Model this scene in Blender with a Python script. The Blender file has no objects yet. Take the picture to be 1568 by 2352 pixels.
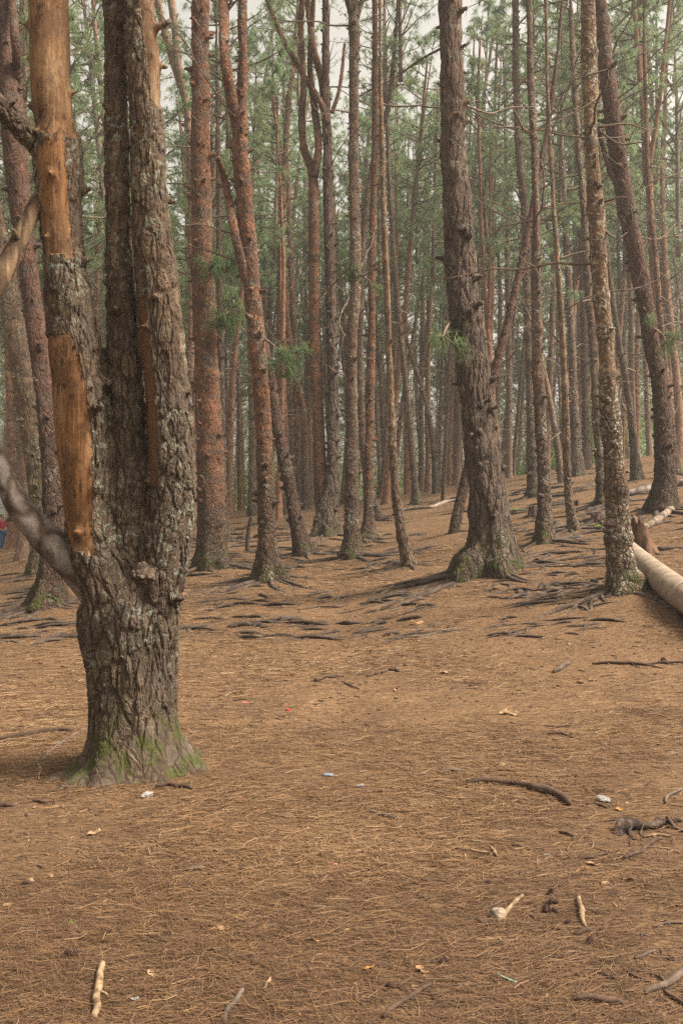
import bpy, math, random
import numpy as np
from mathutils import Vector, Matrix

R = math.radians
rng = np.random.default_rng(7)
random.seed(7)
scene = bpy.context.scene
COL = scene.collection

# ------------------------------------------------------------------ camera frame
EYE = 1.6
K = 36.0 / 35.0 / 2352.0          # slope per reading unit of the photo (1568 x 2352 units)
def slopes(px, py):
    return (px - 784.0) * K, (1176.0 - py) * K

# ------------------------------------------------------------------ noise
def _hash(ix, iy, iz, seed):
    h = (ix.astype(np.int64) * 374761393 + iy.astype(np.int64) * 668265263 + iz.astype(np.int64) * 2147483647 + seed * 144665)
    h = (h ^ (h >> 13)) * 1274126177
    h = h ^ (h >> 16)
    return (h & 0xFFFFF) / float(0xFFFFF)

def vnoise(p, seed=0):
    p = np.asarray(p, float)
    i = np.floor(p).astype(np.int64); f = p - i
    f = f * f * f * (f * (f * 6 - 15) + 10)
    out = 0
    for dx in (0, 1):
        wx = f[:, 0] if dx else 1 - f[:, 0]
        for dy in (0, 1):
            wy = f[:, 1] if dy else 1 - f[:, 1]
            for dz in (0, 1):
                wz = f[:, 2] if dz else 1 - f[:, 2]
                out = out + wx * wy * wz * _hash(i[:, 0] + dx, i[:, 1] + dy, i[:, 2] + dz, seed)
    return out * 2 - 1

def fbm(p, octaves=3, seed=0):
    p = np.asarray(p, float); a, s, t = 1.0, 0, 0
    for o in range(octaves):
        s = s + a * vnoise(p * 2 ** o, seed + o); t += a; a *= .5
    return s / t

# ------------------------------------------------------------------ terrain
def softplus(t, s):
    return s * np.logaddexp(0, np.asarray(t, float) / s)

MOUNDS = []     # (x, y, height, radius) where trunks lift the soil
def ground_smooth(x, y):
    x = np.asarray(x, float); y = np.asarray(y, float)
    rise = .058 * (softplus(y - 6, 1.5) - 1.55 * softplus(y - 42, 3))
    t = np.clip((y - 3) / 10, 0, 1); k = t * t * (3 - 2 * t)
    xl = 22 * np.tanh(np.maximum(-x, 0) / 22); xr = 30 * np.tanh(np.maximum(x, 0) / 30)
    far = 1 - np.clip((y - 48) / 40, 0, 1)
    return rise + k * far * (.17 * xr - .0115 * xl * xl - .01 * xl)

def ground(x, y):
    x = np.atleast_1d(np.asarray(x, float)); y = np.atleast_1d(np.asarray(y, float))
    z = ground_smooth(x, y)
    o = np.zeros_like(x)
    q = np.stack([x, y, o], 1)
    z = z + .035 * fbm(q * .7, 2, 3) + .012 * fbm(q * 3.1, 3, 5)
    for mx, my, mh, mr in MOUNDS:
        z = z + mh * np.exp(-((x - mx) ** 2 + (y - my) ** 2) / (mr * mr))
    return z

def gz(x, y):
    return float(ground(x, y)[0])

def hit(px, py, far=90):
    """the ground point seen at a photo position"""
    sx, sy = slopes(px, py)
    Y = np.arange(2.2, far, .02)
    d = EYE + sy * Y - ground_smooth(sx * Y, Y)
    k = np.argmax(d < 0)
    if d[k] >= 0: k = len(Y) - 1
    return sx * Y[k], Y[k]

def at(px, py, Y):
    sx, sy = slopes(px, py)
    return Vector((sx * Y, Y, EYE + sy * Y))

# ------------------------------------------------------------------ mesh helpers
class MB:
    """collects numpy vertices and faces and links them as ONE mesh"""
    def __init__(s):
        s.v = []; s.n = 0; s.f = []; s.a = []
    def add(s, verts, faces, mat=0, tint=None):
        verts = np.asarray(verts, float).reshape(-1, 3)
        for fa in (faces if isinstance(faces, list) else [faces]):
            if len(fa): s.f.append((np.asarray(fa, np.int64) + s.n, mat))
        s.v.append(verts)
        s.a.append(np.full(len(verts), .5) if tint is None else np.broadcast_to(np.asarray(tint, float), (len(verts),)))
        s.n += len(verts)
    def mesh(s, name, mats, smooth=True):
        me = bpy.data.meshes.new(name)
        v = np.concatenate(s.v) if s.v else np.zeros((0, 3))
        me.vertices.add(len(v)); me.vertices.foreach_set('co', v.astype(np.float32).ravel())
        tot = np.concatenate([np.full(len(f), f.shape[1]) for f, m in s.f]) if s.f else np.zeros(0, int)
        idx = np.concatenate([f.ravel() for f, m in s.f]) if s.f else np.zeros(0, int)
        mi = np.concatenate([np.full(len(f), m) for f, m in s.f]) if s.f else np.zeros(0, int)
        me.loops.add(len(idx)); me.loops.foreach_set('vertex_index', idx.astype(np.int32))
        me.polygons.add(len(tot))
        me.polygons.foreach_set('loop_start', (np.cumsum(tot) - tot).astype(np.int32))
        me.polygons.foreach_set('loop_total', tot.astype(np.int32))
        me.polygons.foreach_set('material_index', mi.astype(np.int32))
        me.polygons.foreach_set('use_smooth', np.full(len(tot), smooth))
        at_ = me.attributes.new('tint', 'FLOAT', 'POINT')
        at_.data.foreach_set('value', np.concatenate(s.a).astype(np.float32))
        me.update(calc_edges=True); me.validate()
        for m in (mats if isinstance(mats, (list, tuple)) else [mats]): me.materials.append(m)
        return me

def link(name, me, parent=None, loc=None):
    o = bpy.data.objects.new(name, me); COL.objects.link(o)
    if parent is not None: o.parent = parent
    if loc is not None: o.location = loc
    return o

def thing(name, label, cat, loc=(0, 0, 0), group=None, me=None):
    o = bpy.data.objects.new(name, me); COL.objects.link(o)
    o.location = loc; o['label'] = label; o['category'] = cat
    if group: o['group'] = group
    return o

def dup(src, parent=None):
    c = src.copy(); COL.objects.link(c)
    if parent is not None: c.parent = parent
    return c

def catmull(P, step):
    """resample control rows (x,y,z,r) smoothly"""
    P = np.asarray(P, float)
    E = np.vstack([2 * P[0] - P[1], P, 2 * P[-1] - P[-2]])
    out = []
    for i in range(1, len(E) - 2):
        p0, p1, p2, p3 = E[i - 1], E[i], E[i + 1], E[i + 2]
        n = max(1, int(np.ceil(np.linalg.norm(p2[:3] - p1[:3]) / step)))
        t = (np.arange(n) / n)[:, None]
        out.append(.5 * (2 * p1 + (p2 - p0) * t + (2 * p0 - 5 * p1 + 4 * p2 - p3) * t * t + (3 * p1 - p0 - 3 * p2 + p3) * t ** 3))
    out.append(P[-1:])
    q = np.vstack(out); q[:, 3] = np.maximum(q[:, 3], .0015)
    return q

def frames(C):
    T = np.gradient(C, axis=0); T /= np.linalg.norm(T, axis=1)[:, None] + 1e-9
    ref = np.array([0., 1., 0.]) if abs(T[0][1]) < .8 else np.array([1., 0., 0.])
    U = np.zeros_like(T); u = ref
    for i in range(len(T)):
        u = u - T[i] * np.dot(u, T[i]); u /= np.linalg.norm(u) + 1e-9; U[i] = u
    return T, U, np.cross(T, U)

def tube(mb, P, seg=8, step=.1, mat=0, tint=None, rough=0., rscale=8., seed=0, flat=1., caps=True, shape=None):
    """a smooth tapering limb through rows (x,y,z,r); shape(k, theta, Q) may return a radius factor"""
    Q = catmull(P, step); C = Q[:, :3]; r = Q[:, 3]
    T, U, V = frames(C)
    th = np.linspace(0, 2 * np.pi, seg, endpoint=False)
    rr = np.repeat(r[:, None], seg, 1)
    if shape is not None: rr = rr * shape(Q, th)
    d = np.cos(th)[None, :, None] * U[:, None, :] + np.sin(th)[None, :, None] * V[:, None, :]
    X = C[:, None, :] + d * rr[..., None]
    if rough:
        q = X.reshape(-1, 3) * rscale; q = q * np.array([1, 1, .55])
        X = X + d * (rough * fbm(q, 3, seed)).reshape(rr.shape)[..., None]
    if flat != 1.: X[:, :, 2] = C[:, None, 2] + (X[:, :, 2] - C[:, None, 2]) * flat
    n = len(C); V_ = X.reshape(-1, 3)
    a = np.arange(n - 1)[:, None] * seg + np.arange(seg)[None, :]
    b = np.arange(n - 1)[:, None] * seg + (np.arange(seg)[None, :] + 1) % seg
    F = np.stack([a, b, b + seg, a + seg], -1).reshape(-1, 4)
    fs = [F]
    if caps:
        V_ = np.vstack([V_, C[:1], C[-1:]]); c0, c1 = n * seg, n * seg + 1
        i = np.arange(seg); j = (i + 1) % seg
        fs.append(np.stack([j, i, np.full(seg, c0)], 1)); o = (n - 1) * seg
        fs.append(np.stack([o + i, o + j, np.full(seg, c1)], 1))
    mb.add(V_, fs, mat, tint)
    return Q

def unit(v): return v / (np.linalg.norm(v, axis=-1, keepdims=True) + 1e-9)

def needle_fan(mb, tp, td, n, length, width, mat=0, droop=.9, spread=.75, seed=1):
    """tufts of long drooping pine needles at points tp heading td"""
    g = np.random.default_rng(seed)
    tp = np.asarray(tp, float); td = unit(np.asarray(td, float)); T = len(tp)
    d = unit(td[:, None, :] + spread * g.normal(size=(T, n, 3)) * .75).reshape(-1, 3)
    p0 = np.repeat(tp, n, 0) + g.normal(size=(T * n, 3)) * length * .06
    L = length * g.uniform(.65, 1.15, (T * n, 1))
    p1 = p0 + d * L * .5
    p2 = p1 + unit(d * .6 + np.array([0, 0, -1.]) * droop) * L * .55
    s = unit(np.cross(d, g.normal(size=(T * n, 3)))) * width * .5
    V = np.stack([p0 - s * .7, p0 + s * .7, p1 + s, p1 - s, p2], 1).reshape(-1, 3)
    b = np.arange(T * n)[:, None] * 5
    tint = np.repeat(np.repeat(g.uniform(0, 1, T), n) * .7 + g.uniform(0, .3, T * n), 5)
    mb.add(V, [b + np.array([[0, 1, 2, 3]]), b + np.array([[3, 2, 4]])], mat, tint)

# ------------------------------------------------------------------ node helpers
class NT:
    def __init__(s, name):
        s.m = bpy.data.materials.new(name); s.m.use_nodes = True; s.t = s.m.node_tree; s.t.nodes.clear()
        s.out = s.t.nodes.new('ShaderNodeOutputMaterial')
    def set(s, sock, v):
        if v is None: return
        if isinstance(v, bpy.types.NodeSocket): s.t.links.new(v, sock)
        else:
            if hasattr(sock, 'default_value'):
                if sock.type == 'RGBA' and len(v) == 3: v = (*v, 1)
                sock.default_value = v
    def n(s, typ, ins=None, **attrs):
        o = s.t.nodes.new('ShaderNode' + typ)
        for k, v in attrs.items(): setattr(o, k, v)
        for k, v in (ins or {}).items(): s.set(o.inputs[k], v)
        return o
    def obj(s): return s.n('TexCoord').outputs['Object']
    def rnd(s): return s.n('ObjectInfo').outputs['Random']
    def attr(s, a='tint'): return s.n('Attribute', attribute_name=a).outputs['Fac']
    def math(s, op, a, b=None, clamp=False): return s.n('Math', {0: a, 1: b}, operation=op, use_clamp=clamp).outputs[0]
    def vmath(s, op, a, b=None): return s.n('VectorMath', {0: a, 1: b}, operation=op).outputs[0]
    def scale(s, v, k):
        return s.n('VectorMath', {0: v, 3: k}, operation='SCALE').outputs[0]
    def map(s, v, sc=(1, 1, 1), rot=(0, 0, 0)): return s.n('Mapping', {'Vector': v, 'Scale': sc, 'Rotation': rot}).outputs[0]
    def noise(s, v, scale, det=3, rough=.55, out='Fac'): return s.n('TexNoise', {'Vector': v, 'Scale': scale, 'Detail': det, 'Roughness': rough}).outputs[out]
    def vor(s, v, scale, feature='F1', out='Distance'): return s.n('TexVoronoi', {'Vector': v, 'Scale': scale}, feature=feature).outputs[out]
    def ss(s, v, lo, hi, a=0., b=1.): return s.n('MapRange', {0: v, 1: lo, 2: hi, 3: a, 4: b}, interpolation_type='SMOOTHSTEP').outputs[0]
    def lin(s, v, lo, hi, a=0., b=1.): return s.n('MapRange', {0: v, 1: lo, 2: hi, 3: a, 4: b}).outputs[0]
    def mix(s, f, a, b, blend='MIX'):
        o = s.n('Mix', data_type='RGBA', blend_type=blend)
        s.set(o.inputs[0], f); s.set(o.inputs[6], a); s.set(o.inputs[7], b); return o.outputs[2]
    def mul(s, c, f):  # colour times a scalar
        return s.n('VectorMath', {0: c, 3: f}, operation='SCALE').outputs[0]
    def sep(s, v): return s.n('SeparateXYZ', {0: v}).outputs
    def bsdf(s, col, rough=.9, spec=.2, normal=None):
        b = s.n('BsdfPrincipled', {'Base Color': col, 'Roughness': rough, 'Specular IOR Level': spec, 'Normal': normal})
        s.t.links.new(b.outputs[0], s.out.inputs[0]); return b
    def bump(s, h, dist=.02, strength=1.): return s.n('Bump', {'Height': h, 'Distance': dist, 'Strength': strength}).outputs[0]
    def disp(s, h, scale, mid=.5):
        d = s.n('Displacement', {'Height': h, 'Scale': scale, 'Midlevel': mid})
        s.t.links.new(d.outputs[0], s.out.inputs['Displacement']); s.m.displacement_method = 'BOTH'

def simple(name, col, var=.25, rough=.85, scale=8, col2=None, bumpd=.004, bscale=40, stretch=1.):
    t = NT(name); v = t.map(t.obj(), (1, 1, stretch))
    n = t.noise(v, scale, 4)
    c = t.mix(t.ss(n, .35, .65), tuple(x * (1 - var) for x in col), tuple(min(1, x * (1 + var)) for x in (col2 or col)))
    t.bsdf(c, rough, .2, t.bump(t.noise(v, bscale, 4), bumpd)); return t.m

# ------------------------------------------------------------------ bark
def make_bark(name, lo, hi, z0=1.5, z1=5., plate=11., stretch=.3, depth=.03, lichen=.3, moss_top=.6, moss=.8, flake=.5, peel=False, furrow_hi=.35, disp=True, rings=.7, lich_col=(.27, .28, .21)):
    t = NT(name); co = t.obj()
    off = t.n('CombineXYZ', {0: t.math('MULTIPLY', t.rnd(), 37.), 1: t.math('MULTIPLY', t.rnd(), 17.), 2: t.math('MULTIPLY', t.rnd(), 29.)}).outputs[0]
    z = t.sep(co)[2]
    c2 = t.vmath('ADD', co, off)
    v = t.map(c2, (1, 1, stretch))
    w = t.scale(t.vmath('SUBTRACT', t.noise(v, 5, 2, out='Color'), (.5, .5, .5)), .13)
    vw = t.vmath('ADD', v, w)
    e1 = t.vor(vw, plate, 'DISTANCE_TO_EDGE')
    e2 = t.vor(vw, plate * 2.7, 'DISTANCE_TO_EDGE')
    p1 = t.ss(e1, .0, .2); p2 = t.ss(e2, 0., .2)
    fine = t.noise(c2, 55, 4, .65); mid = t.noise(c2, 7, 4, .6); big = t.noise(c2, 1.6, 3)
    zz = t.math('ADD', z, t.lin(big, .2, .8, -1.2, 1.2))
    up = t.ss(zz, z0, z1)                                    # rough plates below, thin scaly bark above
    amt = t.lin(up, 0, 1, 1., furrow_hi)
    h = t.math('ADD', t.math('MULTIPLY', p1, .55), t.math('MULTIPLY', p2, .22))
    h = t.math('MULTIPLY', h, amt)
    h = t.math('ADD', h, t.math('MULTIPLY', fine, .28)); h = t.math('ADD', h, t.math('MULTIPLY', mid, .35))
    cell = t.sep(t.vor(vw, plate * 1.6, 'F1', 'Color'))[0]
    col = t.mix(up, lo, hi)
    col = t.mul(col, t.lin(mid, .25, .75, .6, 1.4))
    col = t.mul(col, t.lin(cell, 0, 1, 1 - flake * .6, 1 + flake * .5))
    col = t.mul(col, t.lin(fine, .3, .7, .75, 1.25))
    band = t.ss(t.noise(t.map(c2, (1, 1, 2.2)), 2.6, 5, .7), .47, .58)      # rough grey rings and patches left on the trunk
    col = t.mix(t.math('MULTIPLY', band, rings), col, (.085, .064, .05))
    # the cracks between the plates are coloured a darker red brown
    crack = t.math('MULTIPLY', t.math('SUBTRACT', 1., t.ss(e1, .0, .17)), t.math('MULTIPLY', amt, .85))
    col = t.mix(crack, col, (.05, .03, .02))
    lm = t.math('MULTIPLY', t.ss(t.noise(c2, 26, 4, .7), .52, .62), t.ss(t.noise(c2, 2.2, 3), .62 - .32 * lichen, .72 - .28 * lichen))
    lm = t.math('MULTIPLY', lm, t.ss(z, .15, .7)) if peel else lm
    col = t.mix(t.math('MULTIPLY', lm, .85), col, lich_col)
    mm = t.math('MULTIPLY', t.ss(t.math('ADD', z, t.lin(t.noise(c2, 3, 3), 0, 1, -.35, .35)), moss_top, .05), t.ss(t.noise(c2, 9, 4), .46, .6))
    col = t.mix(t.math('MULTIPLY', mm, moss), col, (.046, .052, .012))
    rough = .92
    if peel:
        pa = t.attr('peel')
        pe = t.ss(t.math('ADD', pa, t.lin(t.noise(t.map(co, (1, 1, .5)), 22, 4), .2, .8, -.3, .3)), .46, .54)
        g = t.noise(t.map(co, (1, 1, .06)), 60, 4, .6)
        tone = t.attr('tone')
        wood = t.mix(t.ss(g, .3, .7), (.12, .054, .021), (.245, .12, .05))
        wood = t.mix(t.ss(t.noise(t.map(co, (1, 1, .35)), 6, 4), .45, .62), wood, (.25, .145, .072))
        grey = t.mix(t.ss(g, .3, .7), (.13, .085, .05), (.25, .17, .1))
        wood = t.mix(t.ss(tone, 0, 1), wood, grey)
        wood = t.mix(t.ss(tone, 1.2, 1.8), wood, t.mix(t.ss(g, .3, .7), (.1, .052, .029), (.15, .08, .043)))
        stain = t.ss(t.noise(t.map(co, (1, 1, .4)), 7, 6, .75), .47, .56)
        wood = t.mix(t.math('MULTIPLY', stain, .75), wood, (.095, .052, .028))
        drip = t.ss(t.noise(t.map(co, (1, 1, .16)), 17, 6, .75), .5, .58)
        wood = t.mix(t.math('MULTIPLY', drip, .7), wood, (.12, .06, .03))
        spot = t.math('MULTIPLY', t.ss(t.noise(t.map(co, (1, 1, .45)), 30, 5, .75), .53, .6), t.ss(t.noise(co, 4, 2), .42, .52))
        wood = t.mix(t.math('MULTIPLY', spot, .9), wood, (.05, .026, .014))
        col = t.mix(pe, col, wood)
        inv = t.math('SUBTRACT', 1., pe)
        h = t.math('ADD', t.math('MULTIPLY', h, inv), t.math('MULTIPLY', pe, t.math('ADD', t.math('MULTIPLY', g, .2), t.math('MULTIPLY', mid, .35))))
    t.bsdf(col, rough, .15, None if disp else t.bump(h, depth))
    if disp:
        if peel: h = t.math('MULTIPLY', h, t.ss(z, -.02, .45, .25, 1.))     # the foot is worn smoother
        t.disp(h, depth, .85)
    return t.m

M = {}
M['front'] = make_bark('weathered pine bark', (.092, .068, .047), (.108, .073, .047), 1.2, 3.2, 18., .32, .026, .56, .62, .8, .6, True, .75, lich_col=(.205, .215, .165))
M['big'] = make_bark('furrowed pine bark', (.09, .065, .048), (.108, .066, .046), 3., 7., 12., .24, .045, .2, .6, .9, .5, False, .6)
M['red'] = make_bark('red scaly pine bark', (.105, .067, .046), (.165, .079, .044), .5, 2.4, 20., .5, .03, .25, .5, .8, .7, False, .5)
M['dark'] = make_bark('dark pine bark', (.08, .05, .037), (.105, .055, .038), 1., 4., 16., .45, .035, .12, .5, .7, .5, False, .5)
M['grey'] = make_bark('grey brown pine bark', (.115, .078, .056), (.132, .082, .056), .6, 3., 18., .5, .03, .5, .5, .8, .5, False, .4)
M['lichen'] = make_bark('lichen spotted pine bark', (.125, .08, .052), (.15, .09, .052), .6, 3., 18., .6, .022, .8, .5, .8, .4, False, .3, lich_col=(.36, .35, .27))
M['pale'] = make_bark('thin peeling pine bark', (.15, .1, .068), (.2, .125, .075), .6, 3., 16., .4, .02, .4, .3, .6, .5, False, .3)
M['mossy'] = make_bark('mossy pine bark', (.14, .1, .068), (.17, .11, .07), .6, 3., 11., .35, .03, .5, 6., .75, .5, False, .5)

def far_bark():
    t = NT('far pine bark'); co = t.obj()
    r = t.rnd(); v = t.vmath('ADD', co, t.n('CombineXYZ', {0: t.math('MULTIPLY', r, 50.)}).outputs[0])
    n = t.noise(t.map(v, (1, 1, .6)), 9, 4, .65)
    c = t.mix(t.ss(r, .1, .9), (.225, .115, .067), (.18, .118, .082))
    c = t.mul(c, t.lin(n, .3, .7, .55, 1.45))
    t.bsdf(c, .9, .15, t.bump(t.noise(v, 24, 3), .02)); return t.m
M['far'] = far_bark()

def needle_mat(name, a, b, trans=.45):
    t = NT(name); k = t.attr()
    c = t.mix(k, a, b)
    c = t.mix(t.ss(t.rnd(), 0, 1, 0, .35), c, (.2, .2, .09))
    d = t.n('BsdfDiffuse', {'Color': c}); tr = t.n('BsdfTranslucent', {'Color': c})
    mx = t.n('MixShader', {0: trans, 1: d.outputs[0], 2: tr.outputs[0]})
    t.t.links.new(mx.outputs[0], t.out.inputs[0]); return t.m
M['needles'] = needle_mat('pine needles', (.13, .2, .095), (.275, .35, .18), .55)
M['fresh'] = needle_mat('fresh pine needles', (.05, .09, .04), (.125, .19, .085))
M['bush'] = needle_mat('sunlit leaves', (.12, .2, .03), (.3, .38, .07), .55)
M['fern'] = needle_mat('fern fronds', (.1, .16, .03), (.2, .3, .06), .5)
M['twig'] = simple('dead twig wood', (.16, .115, .085), .3, .9)
M['cone'] = simple('pine cone scales', (.085, .05, .035), .35, .85, 60, bumpd=.002, bscale=200)
M['root'] = simple('weathered root bark', (.066, .046, .034), .4, .9, 9, bumpd=.012, bscale=30)
M['root_dark'] = simple('dark gnarled root bark', (.055, .036, .028), .5, .92, 16, (.08, .055, .042), .012, 45)
M['limb_old'] = simple('smooth grey limb wood', (.105, .076, .058), .45, .75, 6, (.175, .14, .122), .008, 16)
M['limb_tan'] = make_bark('bare tan limb wood', (.15, .095, .055), (.15, .095, .055), 9., 10., 7., .25, .006, .3, -5., 0., .8, False, .6, rings=.15, lich_col=(.22, .16, .1))
M['limb_moss'] = simple('mossy limb bark', (.085, .062, .042), .4, .95, 7, (.1, .082, .05), .02, 18)
M['limb_grey'] = make_bark('smooth grey limb bark', (.15, .122, .104), (.15, .122, .104), 9., 10., 5., .8, .004, .7, -5., 0., .5, False, .6, rings=.12, lich_col=(.26, .23, .21))
M['limb_bark'] = make_bark('flaky brown limb bark', (.1, .07, .046), (.1, .07, .046), 9., 10., 16., .7, .018, .4, 9., .4, .6, False, 1.)
M['log'] = simple('barkless log wood', (.225, .17, .125), .14, .8, 9, (.25, .19, .14), .004, 26)
M['logbark'] = simple('reddish log bark', (.12, .083, .058), .4, .9, 6, (.17, .125, .09), .015, 18)
M['rot'] = simple('rotten orange stump wood', (.06, .034, .021), .5, .95, 9, (.092, .05, .028), .025, 22, .3)
M['stick_pale'] = simple('pale debarked stick', (.155, .1, .057), .35, .85, 26, (.215, .142, .082), .003, 70)
M['stick_brown'] = simple('brown barked stick', (.07, .042, .029), .3, .85, 14, bumpd=.004, bscale=60)
M['stick_grey'] = simple('grey weathered stick', (.1, .071, .053), .3, .85, 14, bumpd=.004, bscale=60)
M['chip'] = simple('wood chip', (.26, .15, .08), .3, .9, 25)
M['leaf'] = simple('dry tan leaf', (.3, .19, .105), .25, .8, 30)
M['leaf_orange'] = simple('yellow orange leaf', (.38, .19, .05), .2, .8, 30)
M['paper'] = simple('crumpled white paper', (.27, .25, .23), .2, .8, 30)
M['rock'] = simple('grey brown rock', (.2, .155, .115), .35, .95, 14, (.27, .21, .16), .01, 40)
M['plastic_red'] = simple('red plastic', (.5, .06, .03), .1, .5)
M['plastic_pink'] = simple('faded pink plastic', (.5, .16, .14), .1, .6)
M['plastic_blue'] = simple('pale blue plastic film', (.22, .26, .32), .2, .5, 30)
M['string'] = simple('mint green string', (.25, .42, .3), .1, .7)
M['black'] = simple('black coated metal', (.02, .02, .022), .2, .5)
M['white_cap'] = simple('white plastic cap', (.6, .6, .6), .05, .5)
M['skin'] = simple('skin', (.32, .18, .12), .05, .6)
M['jacket'] = simple('red knit fabric', (.45, .02, .03), .15, .9)
M['jeans'] = simple('blue denim', (.05, .085, .2), .2, .9)
M['shoe'] = simple('dark shoe leather', (.03, .025, .025), .2, .6)
M['hair'] = simple('dark hair', (.02, .014, .01), .2, .6)

# ------------------------------------------------------------------ ground
def ground_mat():
    t = NT('pine needle soil'); co = t.obj()
    big = t.noise(co, .5, 4, .6); mid = t.noise(co, 2.3, 5, .6); fine = t.noise(co, 28, 5, .7)
    c = t.mix(t.ss(big, .3, .7), (.165, .097, .053), (.206, .124, .067))
    c = t.mix(t.ss(mid, .45, .7), c, (.128, .073, .041))
    h = t.math('MULTIPLY', mid, .3)
    for i, (ang, sc) in enumerate(((8, 1.), (52, 1.15), (-41, .9), (-12, 1.3), (83, 1.))):
        v = t.map(t.vmath('ADD', co, (i * 7.3, i * 3.1, 0)), (7 * sc, 130 * sc, 1), (0, 0, R(ang)))
        w = t.scale(t.vmath('SUBTRACT', t.noise(co, 5 + i, 2, out='Color'), (.5, .5, .5)), 5.)
        s = t.ss(t.noise(t.vmath('ADD', v, w), 1., 1, .5), .56, .66)
        tone = [(.225, .138, .072), (.2, .105, .047), (.105, .056, .031), (.245, .158, .085), (.078, .045, .028)][i]
        c = t.mix(t.math('MULTIPLY', s, .6), c, tone)
        h = t.math('ADD', h, t.math('MULTIPLY', s, .28))
    near = t.ss(t.sep(co)[1], 2.5, 8.)                          # vignette darkening painted into the soil colour toward the camera
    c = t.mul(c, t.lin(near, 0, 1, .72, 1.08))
    old = t.ss(t.noise(co, .9, 4, .6), .5, .72)                 # trampled patches where the litter has rotted to brown mould
    c = t.mix(t.math('MULTIPLY', old, .55), c, (.095, .06, .04))
    c = t.mul(c, t.lin(fine, .3, .7, .72, 1.25))
    h = t.math('ADD', h, t.math('MULTIPLY', fine, .5))
    t.bsdf(c, .95, .1, t.bump(h, .014)); return t.m
M['ground'] = ground_mat()
M['litter'] = None
def litter_mat():
    t = NT('dry pine needles'); k = t.attr()
    r = t.n('ValToRGB', {0: k}); cr = r.color_ramp
    cols = [(0, (.052, .03, .02)), (.3, (.108, .058, .03)), (.6, (.176, .095, .045)), (.85, (.23, .138, .068)), (1, (.275, .182, .103))]
    while len(cr.elements) < len(cols): cr.elements.new(.5)
    for e, (p, c) in zip(cr.elements, cols): e.position = p; e.color = (*c, 1)
    t.bsdf(r.outputs[0], .75, .25); return t.m
M['litter'] = litter_mat()

def axis(parts):
    out = []
    for a, b, st in parts: out.append(np.arange(a, b, st))
    return np.concatenate(out + [np.array([parts[-1][1]])])

# ------------------------------------------------------------------ hero trees read off the photograph
# (key, bark, label, base (px,py), [(px,py,width) from the top of the picture down], options)
T = []
def tree(key, bark, label, base, pts, **kw): T.append((key, bark, label, base, pts, kw))

tree('redtall', 'red', 'straight red-barked pine with two needle sprays, just right of the stripped front tree', (486, 1318),
     [(461, 0, 42), (460, 150, 44), (461, 392, 49), (465, 600, 54), (473, 784, 58), (478, 950, 62), (484, 1117, 65), (486, 1230, 66), (487, 1312, 72)], flare=.25, roots=16,
     sprays=[((480, 622), (528, 604), 40), ((485, 742), (530, 722), 36)], twigs=3)
tree('forkred', 'red', 'red pine forking in two high up, with a mossy flared foot', (620, 1347),
     [(557, 0, 22), (558, 150, 25), (553, 283, 34), (552, 333, 37), (565, 500, 41), (578, 650, 41), (590, 784, 41), (604, 984, 39), (612, 1184, 37), (617, 1290, 42), (620, 1345, 50)], flare=.7, roots=14,
     limbs=[[(513, 0, 26), (516, 120, 28), (530, 220, 30), (544, 290, 32), (551, 340, 30)], [(500, 360, 14), (520, 430, 19), (538, 530, 22), (560, 625, 22), (578, 680, 18)]], sprays=[((600, 775), (665, 835), 22)], twigs=4)
tree('leaner', 'dark', 'leaning dark pine trunk half hidden behind the forked red pine, rough broken bark', (700, 1284),
     [(560, 560, 16), (590, 720, 22), (618, 850, 26), (638, 984, 29), (665, 1117, 30), (684, 1217, 32), (699, 1284, 42)], flare=.4, roots=10)
tree('twin', 'big', 'twin-trunked pine, two red stems rising from one broad mossy furrowed foot', (748, 1238),
     [(748, 0, 17), (748, 200, 19), (751, 333, 23), (755, 500, 25), (762, 784, 25), (765, 984, 26), (762, 1100, 34), (752, 1170, 48), (748, 1235, 56)], flare=.35, roots=12, bark_hi='red',
     limbs=[[(694, 0, 14), (691, 67, 14), (697, 200, 15), (692, 270, 17), (698, 340, 18), (718, 400, 22), (721, 500, 26), (723, 784, 29), (731, 984, 28), (738, 1117, 32), (742, 1190, 30)],
            [(720, 0, 12), (712, 150, 15), (722, 250, 18), (731, 333, 19), (722, 405, 20)],
            [(613, 0, 12), (650, 90, 14), (695, 170, 15), (738, 240, 16), (750, 300, 15)],
            [(706, 0, 15), (720, 110, 17), (740, 190, 19), (750, 290, 20)], [(792, 100, 8), (780, 200, 10), (762, 260, 11)]], twigs=4)
tree('greyfork', 'grey', 'knobbly grey-brown pine with ringed swellings, forked in a Y at the very top', (808, 1292),
     [(812, 30, 24), (814, 67, 25), (813, 200, 23), (812, 400, 25), (816, 650, 27), (806, 784, 27), (808, 984, 27), (807, 1117, 30), (808, 1200, 31), (809, 1285, 42)], flare=.4, roots=14, nodes=.55,
     limbs=[[(790, -30, 14), (797, 0, 15), (808, 35, 18)], [(842, -30, 13), (829, 5, 15), (816, 40, 18)], [(858, 205, 5), (840, 212, 7), (815, 228, 9)]], twigs=4, sprays=[((818, 640), (850, 636), 5)])
tree('behindgrey', 'grey', 'lichen-grey pine close behind the Y-forked knobbly pine, foot mossy and hidden by the next trunk', (866, 1197),
     [(905, 120, 11), (890, 250, 13), (852, 400, 15), (832, 560, 16), (826, 784, 18), (830, 950, 19), (843, 1100, 20), (864, 1190, 28)], flare=.4, roots=6, twigs=3)
tree('slimred', 'red', 'slim straight reddish pine with splayed root toes at its foot, beside the Y-forked knobbly pine', (846, 1252),
     [(861, 0, 15), (860, 333, 17), (856, 500, 18), (853, 784, 21), (849, 950, 23), (847, 1117, 23), (846, 1200, 26), (846, 1245, 36)], flare=.5, roots=9, twigs=3)
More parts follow.
